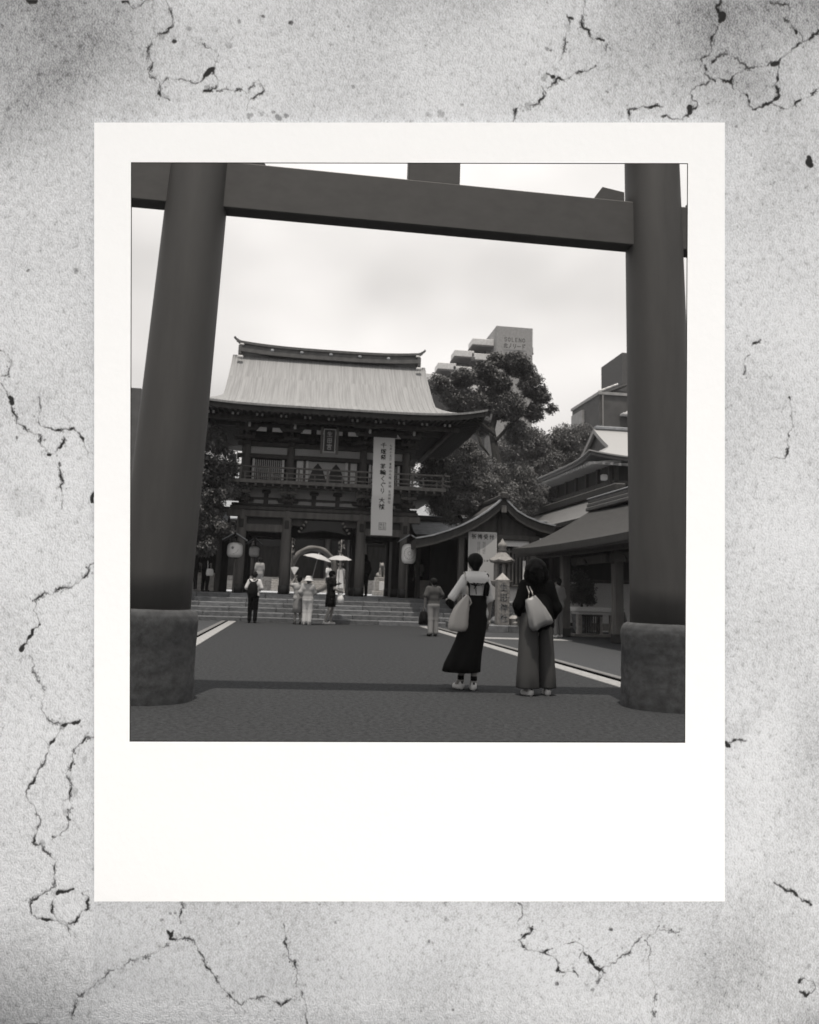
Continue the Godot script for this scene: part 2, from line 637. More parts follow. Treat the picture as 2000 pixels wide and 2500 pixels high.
# ---------------------------------------------------------------- ground, road, steps
func ground() -> void:
	var st := S()
	# one wide sheet; the platform and the courtyard stand on it
	var n := 24
	for i in n:
		for j in n:
			var fx := func(k): return signf(k - n * 0.5) * pow(absf(k - n * 0.5) / (n * 0.5), 3.0) * 900.0
			sheet(st, fx.call(i), fx.call(j), fx.call(i + 1), fx.call(j + 1), 0.0)
	struct_(st, "ground", mats.asphalt)
	st = S()
	for i in 14:
		var z := 3.0 - i * 2.171
		sheet(st, -1.62, z - 2.171, 4.16, z, 0.004)
	struct_(st, "road", mats.road)
	st = S()
	sheet(st, 4.73, -27.3, 16.0, 3.0, 0.004)
	struct_(st, "pavement", mats.paving)
	st = S()
	sheet(st, -14.0, -27.3, -2.1, 3.0, 0.004)
	struct_(st, "pavement", mats.paving)
	st = S()
	for i in 10:
		sheet(st, -5.0 + i, -2.0, -4.0 + i, 7.0, 0.012)
	struct_(st, "terrace", mats.terrace)  # unseen pale paving, added to bounce light up onto the slab and card
	for s in [[-1.90, -1.66, "left"], [4.20, 4.46, "right"]]:
		var edge := thing("edge_strip", "pale stone strip along the %s edge of the approach road" % s[2], "kerb strip", Vector3(s[0], 0, 0))
		edge.set_meta("group", "stone strips along the road")
		for i in 20:
			var z0 := 2.0 - i * 1.465
			box("kerb_stone", mats.strip, edge, Vector3((s[1] - s[0]) * 0.5, 0.004, z0 - 0.73), Vector3(s[1] - s[0], 0.02, 1.455), 0.004)
		var left: bool = s[2] == "left"
		var gw := 0.07 if left else 0.14
		var gx: float = -0.003 - gw * 0.5 if left else 0.263 + gw * 0.5
		var g := S()
		bx(g, Vector3(gx, 0.003, -12.65), Vector3(gw, 0.012, 29.3))
		fin(g, "drain_slot", mats.groove, edge)
		var ex: float = gx + (-1.0 if left else 1.0) * (gw * 0.5 + 0.068)
		for i in 24:
			box("edging_stone", mats.edging, edge, Vector3(ex, 0.006, 2.0 - i * 1.22 - 0.61), Vector3(0.13, 0.03, 1.21), 0.006)
	var cr := thing("cross_strip", "white stone band crossing the pavement in front of the stone pillar", "kerb strip", Vector3(4.62, 0, -21.2))
	for i in 3:
		box("kerb_stone", mats.strip, cr, Vector3(0.45 + i * 0.85, 0.006, 0), Vector3(0.84, 0.02, 0.62), 0.004)

func steps_and_platform() -> void:
	var x0 := -7.5
	var x1 := 5.75
	var run := 0.33
	var rise := 0.145
	var st := S()
	for i in 6:
		var zf := -27.36 - run * i
		bx(st, Vector3((x0 + x1) * 0.5, rise * (i + 1) * 0.5 - 0.03, (zf - 0.16 - 29.4) * 0.5), Vector3(x1 - x0 - 0.04, rise * (i + 1) - 0.06, 29.4 + zf - 0.16))
	var core := struct_(st, "steps", mats.step_b)
	var r2 := RandomNumberGenerator.new()
	r2.seed = 4
	for i in 6:
		var zf := -27.36 - run * i
		var x := x0
		while x < x1 - 0.01:
			var w := minf(r2.randf_range(0.95, 1.75), x1 - x)
			if x1 - x - w < 0.5:
				w = x1 - x
			var key = ["step_a", "step_b", "step_c"][r2.randi() % 3]
			box("step_stone", mats[key], core, Vector3(x + w * 0.5, rise * (i + 0.5) - 0.02 + r2.randf_range(-0.003, 0.003), zf - 0.20 + r2.randf_range(-0.006, 0.006)), Vector3(w - 0.010, rise + 0.04, 0.40), 0.020)
			x += w
	st = S()
	bx(st, Vector3(-0.5, 0.42, -33.4), Vector3(19.0, 0.876, 7.9))
	var pl := struct_(st, "platform", mats.step_b)
	# paving slabs on the platform front
	var x := -7.4
	while x < 5.7:
		var w := 1.05
		box("paving_slab", mats[["step_a", "step_c"][r2.randi() % 2]], pl, Vector3(x + w * 0.5, 0.862, -29.85), Vector3(w - 0.012, 0.025, 0.9), 0.006)
		x += w
	st = S()
	sheet(st, -40, -90, 40, -37.3, 0.872)
	struct_(st, "courtyard_ground", mats.gravel)
	st = S()
	bx(st, Vector3(0, 0.4, -37.4), Vector3(40, 0.86, 0.3))
	struct_(st, "courtyard_edge", mats.step_b)

# ---------------------------------------------------------------- torii
func torii() -> void:
	var t := thing("torii", "tall plain shrine torii with round pillars on stone plinths across the road", "torii gate", Vector3(0, 0, -8.6))
	for s in [[-1.355, 0.024], [3.985, -0.010]]:
		var st := S(false)
		var pr := []
		for i in 15:
			var y := 0.80 + i * 0.43
			pr.append(Vector2(0.365 - 0.0088 * y, y))
		lathe(st, pr, 40, Vector3(s[0], 0, 0), Vector3(s[1], 0, 0))
		fin(st, "pillar", mats.torii, t)
		st = S(false)
		var pp := [Vector2(0.455, -0.08), Vector2(0.47, 0.0), Vector2(0.468, 0.15), Vector2(0.462, 0.3), Vector2(0.458, 0.5), Vector2(0.462, 0.66), Vector2(0.462, 0.76), Vector2(0.452, 0.815), Vector2(0.43, 0.85), Vector2(0.40, 0.868), Vector2(0.34, 0.872)]
		var fine_p := []
		for i in pp.size() - 1:
			for k in 3:
				fine_p.append(pp[i].lerp(pp[i + 1], k / 3.0))
		fine_p.append(pp[-1])
		lathe(st, fine_p, 64, Vector3(s[0], 0, 0), Vector3.ZERO, 0.009, 3 if s[0] < 0 else 8)
		fin(st, "plinth", mats.plinth, t)
	var st := S()
	bx(st, Vector3(1.33, 5.345, 0.01), Vector3(8.0, 0.53, 0.22), 0.012)
	fin(st, "tie_beam", mats.torii_beam, t)
	st = S()
	bx(st, Vector3(1.33, 6.05, 0.01), Vector3(0.58, 0.88, 0.17), 0.01)
	fin(st, "strut", mats.torii_beam, t)
	for w in [[-0.70, 0.36], [3.36, 0.36], [-1.84, 0.26], [4.5, 0.26]]:
		st = S()
		var hw: float = w[1] * 0.5
		var sg := 1.0 if w[0] < -1.3 or (w[0] > 0 and w[0] < 4) else -1.0
		var pts := [Vector2(-hw * sg, 0.0), Vector2(hw * sg, 0.0), Vector2(hw * sg, 0.11), Vector2(-hw * 0.45 * sg, 0.15)]
		var fr := []
		var bk := []
		for p in pts:
			fr.append(Vector3(w[0] + p.x, 5.612 + p.y, 0.10))
			bk.append(Vector3(w[0] + p.x, 5.612 + p.y, -0.08))
		skin(st, [bk, fr])
		fin(st, "wedge", mats.torii_beam, t)
	st = S()
	bx(st, Vector3(1.33, 6.60, 0.0), Vector3(8.6, 0.34, 0.30), 0.012)
	fin(st, "lower_lintel", mats.torii_beam, t)
	st = S()
	for i in 12:
		var a := -4.7 + i * 9.4 / 12.0
		var b := a + 9.4 / 12.0
		var ya := 6.92 + 0.12 * pow(absf(a) / 4.7, 3.0)
		var yb := 6.92 + 0.12 * pow(absf(b) / 4.7, 3.0)
		var r0 := []
		var r1 := []
		for q in [[-0.17, -0.15], [0.17, -0.15], [0.20, 0.15], [-0.20, 0.15]]:
			r0.append(Vector3(1.33 + a, ya + q[1], q[0]))
			r1.append(Vector3(1.33 + b, yb + q[1], q[0]))
		skin(st, [r0, r1], i == 0 or i == 11)
	fin(st, "upper_lintel", mats.torii_beam, t)

# ---------------------------------------------------------------- the concrete slab and the white card frame on it
func crack_list() -> Array:
	return [
		"3:67,0 74,6 87,3", "1.2:405,0 412,16 418,30 421,50 424,63 408,78 385,84 370,98 364,115 366,140 372,155 362,178 366,190 381,192 391,212", "1.4:391,212 400,200 408,190 430,194 455,199 475,204 490,200",
		"3:490,200 505,182 522,167", "1.2:524,165 530,145 534,135 520,122 490,105 468,100", "1.5:522,167 529,190 527,215 515,222 498,222", "1.2:530,222 560,220 590,218 602,230 620,205 632,197 645,222 620,240 605,255 603,270",
		"1.6:300,5 312,4 326,22 340,16 352,4 375,0", "2.5:352,4 366,0", "2:391,212 388,228 398,238 415,245",
		"1.3:1385,35 1392,60 1385,75 1380,95 1378,118 1365,150", "2.2:1385,40 1398,46", "1.4:1400,183 1365,190 1345,212 1327,215 1330,235 1315,255 1290,262 1268,258 1258,280 1253,298", "2.4:1335,180 1352,188", "2.2:1322,210 1333,228", "2.2:1280,262 1296,268",
		"1.8:1760,0 1748,20 1763,35 1762,48", "5:1763,38 1758,54", "2:1752,65 1743,85 1736,105 1737,120 1725,138 1711,145 1722,160 1720,180 1733,192 1744,195", "4.5:1740,194 1746,199", "2:1744,195 1725,208 1700,210 1685,228 1690,245 1702,250 1700,262 1684,272", "4:1684,262 1684,276", "2:1684,276 1670,285 1650,290 1630,282 1616,285", "1.8:1618,262 1600,258 1575,262 1545,265 1535,270 1535,290 1540,298",
		"1.5:1744,195 1770,197 1785,203 1790,218 1805,222 1820,230", "4.5:1823,232 1826,238", "2.2:1826,236 1828,245 1838,268", "2.8:1838,268 1860,262 1885,248 1902,235", "1.6:1902,235 1900,220 1892,205 1900,185 1902,165", "3:1902,165 1900,153 1885,158", "1.8:1900,153 1870,162 1835,165 1810,175 1792,185 1785,203", "1.8:1900,153 1910,140 1935,118 1960,102 1975,98 1985,85 2000,75", "1.2:1960,102 1945,75 1932,58 1915,48 1928,30 1925,12 1900,8 1880,5", "3:1932,62 1944,82", "1.5:1740,152 1752,138 1775,135 1800,143 1820,158 1826,165", "1.4:1885,250 1910,264 1935,260 1960,242 1985,228 2000,215",
		"1.3:1428,0 1424,25 1420,50 1422,65 1440,85 1450,98 1475,100", "1.3:1480,112 1480,130 1475,135", "1.4:1400,182 1430,175 1455,160",
		"1:0,855 15,868 30,893 20,915 0,920", "2:0,935 15,955 28,980", "3.5:24,970 30,985", "1.2:28,985 35,1010 40,1035 60,1042 80,1058 100,1065 98,1080 112,1095 122,1110", "3:118,1110 126,1110", "1.8:103,1042 125,1045 150,1050 180,1045 195,1060 205,1080 218,1105 229,1110", "1.5:122,1110 135,1108 150,1090 155,1065", "1.6:95,970 97,1010 103,1042", "1.1:145,1130 148,1155 155,1172 152,1200 150,1245", "2:148,1160 155,1174", "3:225,1225 229,1205",
		"1.2:229,1375 212,1405 185,1425 155,1435 130,1453 105,1450 85,1465 82,1490 97,1525", "3.2:97,1525 80,1550 66,1572", "4:66,1572 52,1587", "1:60,1592 78,1605 80,1640 100,1670 109,1700 102,1730 115,1755 135,1767 155,1770", "2.6:150,1772 165,1766 195,1758", "1.6:150,1778 138,1800 120,1820 112,1850 90,1890 73,1915 68,1950 88,1975 99,2000 90,2035 82,2060 100,2060", "1.3:100,2060 120,2085 140,2100 135,2150 120,2175 90,2195 70,2205", "1.2:229,1800 210,1800 180,1830 175,1865 160,1890 175,1920 178,1965 165,2000 147,2040 125,2052", "2.4:165,1995 172,2002", "1.1:95,1803 108,1808 120,1818",
		"3:137,2185 150,2177 180,2170", "1.4:137,2185 128,2215 135,2240 165,2257 195,2235 215,2215 218,2190 200,2180", "4:77,2205 78,2232", "3:82,2236 105,2244 130,2248", "2:130,2248 155,2258 165,2257", "1.1:160,2258 172,2288", "1.2:445,2200 443,2225 442,2255", "3:408,2272 418,2284 424,2272", "1.4:420,2280 415,2292 440,2292 465,2293 480,2310 500,2350 525,2385 540,2412 565,2435 590,2455 610,2438 640,2433 665,2445 685,2455 720,2445 737,2420", "1.2:737,2420 725,2370 705,2335 693,2300 693,2255", "1.6:737,2420 748,2460 750,2500", "1:410,2308 385,2325 345,2335 300,2365 250,2390 205,2425 183,2455 176,2500",
		"1.3:1265,2205 1275,2212 1275,2225 1265,2250", "1.6:1290,2255 1300,2268 1280,2285 1265,2295 1285,2318 1330,2325 1350,2315", "1.6:1330,2325 1355,2340 1360,2370 1405,2375 1412,2385", "3:1400,2370 1412,2386", "1.3:1415,2340 1425,2310 1400,2300 1375,2305", "2.6:1425,2325 1445,2348 1465,2368", "1.5:1465,2368 1485,2360 1505,2350 1540,2320 1550,2302 1565,2290", "2.4:1560,2292 1567,2287", "1.3:1580,2293 1600,2278 1610,2260", "1:1610,2270 1635,2272 1660,2275", "0.9:1575,2295 1585,2345 1600,2420 1598,2450 1593,2500", "1.2:1465,2368 1458,2405", "1.2:1470,2368 1462,2402", "2:1890,2155 1940,2180 1980,2210", "2:1950,2400 1962,2388 1985,2395 1990,2415 1968,2432 1952,2420",
		"1.6:1857,830 1846,836 1835,845", "1.4:1832,865 1815,915", "1.3:1927,970 1924,1060 1915,1120 1880,1122", "3:1772,1812 1782,1824", "2:1775,1818 1800,1806 1822,1808", "4:1974,384 1980,404",
	]

# vignette-like shade painted into the slab colour, mainly at top and foot corners
func corner_shade(x: int, y: int, w: int, h: int) -> float:
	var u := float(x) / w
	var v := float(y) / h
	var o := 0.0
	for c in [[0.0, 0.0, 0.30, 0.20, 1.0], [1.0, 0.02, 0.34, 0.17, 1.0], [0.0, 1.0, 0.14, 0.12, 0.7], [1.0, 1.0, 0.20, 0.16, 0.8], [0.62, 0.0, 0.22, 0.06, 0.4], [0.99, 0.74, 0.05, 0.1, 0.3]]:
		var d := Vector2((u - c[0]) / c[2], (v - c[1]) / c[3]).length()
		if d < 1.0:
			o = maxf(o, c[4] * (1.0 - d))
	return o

func slab_texture() -> Array:
	var w := 1024
	var h := 1280
	var k := 1024.0 / 2000.0
	var dat := PackedFloat32Array()
	dat.resize(w * h)
	var a := FastNoiseLite.new()
	a.seed = 31
	a.frequency = 0.004
	a.fractal_octaves = 5
	var b := FastNoiseLite.new()
	b.seed = 32
	b.frequency = 0.085
	b.fractal_octaves = 4
	var c := FastNoiseLite.new()
	c.seed = 33
	c.frequency = 0.33
	c.fractal_octaves = 3
	var ia := a.get_image(w, h, false, false, false).get_data()
	var ib := b.get_image(w, h, false, false, false).get_data()
	var ic := c.get_image(w, h, false, false, false).get_data()
	for i in w * h:
		var vb := ib[i] / 255.0
		var va := ia[i] / 255.0
		var v := 0.87 + 0.32 * (va - 0.5) + 0.30 * (vb - 0.5) + 0.62 * (ic[i] / 255.0 - 0.5)
		v -= corner_shade(i % w, i / w, w, h) * (0.37 + 0.6 * (0.6 - va))
		if vb < 0.30:
			v -= (0.30 - vb) * 1.3
		dat[i] = v
	var dark := PackedFloat32Array()
	dark.resize(w * h)
	var r := RandomNumberGenerator.new()
	r.seed = 77
	var stamp := func(px: float, py: float, rad: float, amt: float) -> void:
		for y in range(maxi(0, int(py - rad - 1)), mini(h - 1, int(py + rad + 1)) + 1):
			for x in range(maxi(0, int(px - rad - 1)), mini(w - 1, int(px + rad + 1)) + 1):
				var q := amt * clampf(rad + 0.5 - Vector2(x + 0.5, y + 0.5).distance_to(Vector2(px, py)), 0.0, 1.0)
				if q > dark[y * w + x]:
					dark[y * w + x] = q
	var wn := FastNoiseLite.new()
	wn.seed = 21
	wn.frequency = 0.045
	wn.fractal_octaves = 3
	for line in crack_list():
		var parts = line.split(":")
		var wd := float(parts[0])
		var pts := []
		for q in parts[1].split(" "):
			var cc = q.split(",")
			pts.append(Vector2(float(cc[0]), float(cc[1])) * k)
		for lev in 4:
			var o := []
			for i in pts.size() - 1:
				o.append(pts[i])
				var d: Vector2 = pts[i + 1] - pts[i]
				o.append((pts[i] + pts[i + 1]) * 0.5 + Vector2(-d.y, d.x) * r.randf_range(-0.20, 0.20))
			o.append(pts[-1])
			pts = o
		for i in pts.size() - 1:
			var n := int(pts[i].distance_to(pts[i + 1]) * 2.0) + 1
			for j in n:
				var p: Vector2 = pts[i].lerp(pts[i + 1], float(j) / n)
				var m_ := clampf(1.0 + 1.9 * wn.get_noise_2d(p.x, p.y), 0.42, 2.0)
				stamp.call(p.x, p.y, wd * 1.05 * k * m_, clampf((0.46 + wd * 0.15) * (0.62 + 0.45 * m_), 0.0, 0.98))
				if m_ > 1.25 and r.randf() < 0.5:
					stamp.call(p.x + r.randf_range(-2.5, 2.5), p.y + r.randf_range(-2.5, 2.5), r.randf_range(0.4, 1.3), r.randf_range(0.4, 0.9))
				if r.randf() < 0.05:
					stamp.call(p.x + r.randf_range(-6, 6), p.y + r.randf_range(-6, 6), r.randf_range(0.4, 1.6), r.randf_range(0.15, 0.55))
		# a hairline running off some of the joints
		if pts.size() > 30 and r.randf() < 0.7:
			var p: Vector2 = pts[r.randi() % pts.size()]
			var dir := Vector2.from_angle(r.randf() * TAU)
			for j in 90:
				dir = dir.rotated(r.randf_range(-0.35, 0.35))
				p += dir * 0.9
				stamp.call(p.x, p.y, 0.35, 0.22 * (1.0 - j / 90.0))
	for q in [[427, 101, 7, 0.95], [461, 72, 8, 0.5], [643, 40, 5, 0.85], [585, 53, 5, 0.6], [558, 113, 9, 0.35], [135, 115, 4, 0.6], [18, 268, 7, 0.5], [710, 56, 7, 0.95], [850, 65, 4, 0.5], [850, 80, 3, 0.4], [862, 212, 6, 0.5], [888, 148, 4, 0.4], [1128, 256, 5, 0.5], [1078, 280, 9, 0.45], [1335, 120, 7, 0.55], [1345, 122, 4, 0.75], [1482, 226, 4, 0.7], [69, 660, 4, 0.85], [186, 663, 8, 0.5], [42, 1068, 4, 0.8], [162, 1194, 3, 0.6], [1705, 78, 3, 0.6], [1798, 310, 4, 0.6], [1360, 2402, 5, 0.8], [1447, 2417, 5, 0.7], [1107, 2466, 4, 0.7], [1492, 2270, 4, 0.85], [1090, 2245, 6, 0.45], [1048, 2298, 4, 0.6], [820, 2253, 4, 0.6], [583, 2254, 4, 0.5], [428, 2231, 5, 0.6], [416, 2230, 4, 0.6], [395, 2246, 4, 0.6], [155, 1772, 9, 0.5], [180, 1935, 12, 0.3], [160, 1985, 8, 0.35], [105, 2058, 9, 0.4], [30, 978, 8, 0.6], [95, 972, 6, 0.35], [1662, 2268, 5, 0.4], [1975, 2360, 6, 0.4], [70, 1880, 5, 0.25], [205, 1855, 10, 0.25], [610, 285, 9, 0.5], [640, 278, 6, 0.4], [668, 275, 6, 0.5], [680, 288, 8, 0.6], [700, 283, 7, 0.6], [1046, 280, 7, 0.3], [1075, 276, 8, 0.35], [408, 80, 10, 0.3], [398, 92, 8, 0.35], [505, 215, 10, 0.45], [400, 232, 10, 0.25], [1385, 70, 10, 0.3], [1330, 190, 9, 0.4], [1290, 262, 11, 0.4]]:
		for j in 5:
			stamp.call(q[0] * k + r.randf_range(-0.5, 0.5) * q[2] * k, q[1] * k + r.randf_range(-0.5, 0.5) * q[2] * k, q[2] * k * r.randf_range(0.35, 0.75), q[3] * r.randf_range(0.6, 1.0))
	for j in 900:
		stamp.call(r.randf() * w, r.randf() * h, r.randf_range(0.4, 1.5), r.randf_range(0.05, 0.35))
	# a worn smear below right of the card and a stain on the left
	for j in 240:
		var u := r.randf()
		stamp.call((1772 + 125 * u + r.randf_range(-18, 18)) * k, (1815 - 130 * u + r.randf_range(-18, 18)) * k, r.randf_range(1.0, 4.0), 0.22 * (1.0 - 0.5 * u) * r.randf())
	for j in 160:
		var an := r.randf() * TAU
		var rr := sqrt(r.randf()) * 42.0
		stamp.call((65 + cos(an) * rr) * k, (1225 + sin(an) * rr * 0.8) * k, r.randf_range(2.0, 6.0), 0.10 * r.randf())
	var out := PackedByteArray()
	out.resize(w * h)
	var hb := PackedByteArray()
	hb.resize(w * h)
	for i in w * h:
		var v := clampf(dat[i], 0.2, 1.0) * (1.0 - dark[i])
		out[i] = int(255.0 * pow(maxf(v, 0.0), 0.4545))
		hb[i] = int(clampf((0.6 + (ic[i] / 255.0 - 0.5) * 0.35 + (ib[i] / 255.0 - 0.5) * 0.25) * (1.0 - dark[i] * 0.95), 0.0, 1.0) * 255.0)
	var im := Image.create_from_data(w, h, false, Image.FORMAT_L8, out)
	var hm := Image.create_from_data(w, h, false, Image.FORMAT_L8, hb)
	hm.convert(Image.FORMAT_RGBA8)
	hm.bump_map_to_normal_map(5.0)
	return [im, hm]

func mirror(u: float) -> float:
	return -u if u < 0.0 else (2.0 - u if u > 1.0 else u)

func slab_and_card() -> void:
	var D := 1.95
	var q := D / F
	var X := func(px: float) -> float: return (px - 862.0) * q
	var Y := func(py: float) -> float: return (951.0 - py) * q
	var at := EYE - cam_basis.z * D
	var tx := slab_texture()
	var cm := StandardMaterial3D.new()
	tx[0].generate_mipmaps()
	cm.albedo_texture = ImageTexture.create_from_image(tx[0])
	cm.albedo_color = lin(0.74, Vector3(0.967, 1.0, 1.048))
	cm.normal_enabled = true
	cm.normal_texture = ImageTexture.create_from_image(tx[1])
	cm.normal_scale = 0.45
	cm.roughness = 0.92
	var wall := MeshInstance3D.new()
	var st := S()
	var xs := [-1400.0, 0.0, 225.0, 1500.0, 1725.0, 3125.0]
	var ys := [-650.0, 0.0, 290.0, 1620.0, 2156.0, 2700.0]
	for i in 5:
		for j in 5:
			if i == 2 and j == 2:
				continue
			var p := []
			var u := []
			for c in [[i, j], [i + 1, j], [i + 1, j + 1], [i, j + 1]]:
				p.append(Vector3(X.call(xs[c[0]]), Y.call(ys[c[1]]), 0))
				u.append(Vector2(mirror(xs[c[0]] / 1725.0), mirror(ys[c[1]] / 2156.0)))
			uvquad(st, p, u)
	# back face, outer edges and the sides of the opening
	var th := -0.11
	var ring := func(x0: float, y0: float, x1: float, y1: float, rev: bool) -> void:
		var cs := [[x0, y0], [x1, y0], [x1, y1], [x0, y1]]
		for i in 4:
			var a = cs[i]
			var b = cs[(i + 1) % 4]
			uvquad(st, [Vector3(X.call(a[0]), Y.call(a[1]), 0), Vector3(X.call(b[0]), Y.call(b[1]), 0), Vector3(X.call(b[0]), Y.call(b[1]), th), Vector3(X.call(a[0]), Y.call(a[1]), th)], [Vector2(0, 0), Vector2(1, 0), Vector2(1, 0.06), Vector2(0, 0.06)])
	ring.call(-1400.0, -650.0, 3125.0, 2700.0, false)
	ring.call(225.0, 290.0, 1500.0, 1620.0, true)
	for r in [[-1400.0, -650.0, 3125.0, 290.0], [-1400.0, 1620.0, 3125.0, 2700.0], [-1400.0, 290.0, 225.0, 1620.0], [1500.0, 290.0, 3125.0, 1620.0]]:
		uvquad(st, [Vector3(X.call(r[0]), Y.call(r[1]), th), Vector3(X.call(r[2]), Y.call(r[1]), th), Vector3(X.call(r[2]), Y.call(r[3]), th), Vector3(X.call(r[0]), Y.call(r[3]), th)], [Vector2(r[0], r[1]) / 1725.0, Vector2(r[2], r[1]) / 1725.0, Vector2(r[2], r[3]) / 1725.0, Vector2(r[0], r[3]) / 1725.0])
	st.generate_normals()
	st.generate_tangents()
	wall.mesh = st.commit()
	wall.material_override = cm
	wall.name = "concrete_slab"
	add_child(wall, true)
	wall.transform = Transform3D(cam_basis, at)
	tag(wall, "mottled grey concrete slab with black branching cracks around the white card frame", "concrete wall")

	var card := thing("card_frame", "white instant-picture card frame with a broad bottom margin on cracked concrete", "picture frame")
	card.transform = Transform3D(cam_basis, at + cam_basis.z * 0.012)
	var qc := (D - 0.012) / F
	var XC := func(px: float) -> float: return (px - 862.0) * qc
	var YC := func(py: float) -> float: return (951.0 - py) * qc
	var outer := [[198.5, 258.0], [1526.5, 258.0], [1526.5, 1898.0], [198.5, 1898.0]]
	var back := [[264.0, 329.0], [1461.0, 331.0], [1455.0, 1576.0], [261.0, 1574.0]]
	var inner := [[276.0, 341.5], [1449.0, 343.5], [1443.0, 1564.0], [273.0, 1561.5]]
	st = S()
	var V := func(c: Array, z: float) -> Vector3: return Vector3(XC.call(c[0]), YC.call(c[1]), z)
	for i in 4:
		var j := (i + 1) % 4
		quad(st, V.call(outer[i], 0.0), V.call(outer[j], 0.0), V.call(inner[j], 0.0), V.call(inner[i], 0.0))
		quad(st, V.call(outer[j], -0.009), V.call(outer[i], -0.009), V.call(back[i], -0.009), V.call(back[j], -0.009))
		quad(st, V.call(outer[j], 0.0), V.call(outer[i], 0.0), V.call(outer[i], -0.009), V.call(outer[j], -0.009))
	var cardm := mt("card", 0.97, 0.75, noise_tex(41, 0.05, 4, 0.985, 1.0, 256, 1, 1, 1.5), 3.0, Vector3(0.98, 1.0, 1.02), 0.15)
	fin(st, "card_border", cardm, card)
	st = S()
	var lip := []
	for i in 4:
		var c := Vector2(862.0, 952.0)
		var p := Vector2(inner[i][0], inner[i][1])
		lip.append([p.x - signf(p.x - c.x) * 1.6, p.y - signf(p.y - c.y) * 1.6])
	for i in 4:
		var j := (i + 1) % 4
		quad(st, V.call(inner[i], 0.0), V.call(inner[j], 0.0), V.call(back[j], -0.009), V.call(back[i], -0.009))
		quad(st, V.call(inner[i], -0.0006), V.call(inner[j], -0.0006), V.call(lip[j], -0.0006), V.call(lip[i], -0.0006))
		quad(st, V.call(inner[i], -0.0016), V.call(inner[j], -0.0016), V.call(lip[j], -0.0016), V.call(lip[i], -0.0016))
	fin(st, "dark_inner_edge", mt("edge", 0.012, 0.7), card)

# ---------------------------------------------------------------- roofs
# hip-and-gable roof about (cx, cz): ridge along x. Returns corner height function values through arrays.
func roof_y(t: float, ry: float, ey: float) -> float:
	return ry - (ry - ey) * (1.0 - pow(1.0 - t, 1.55))

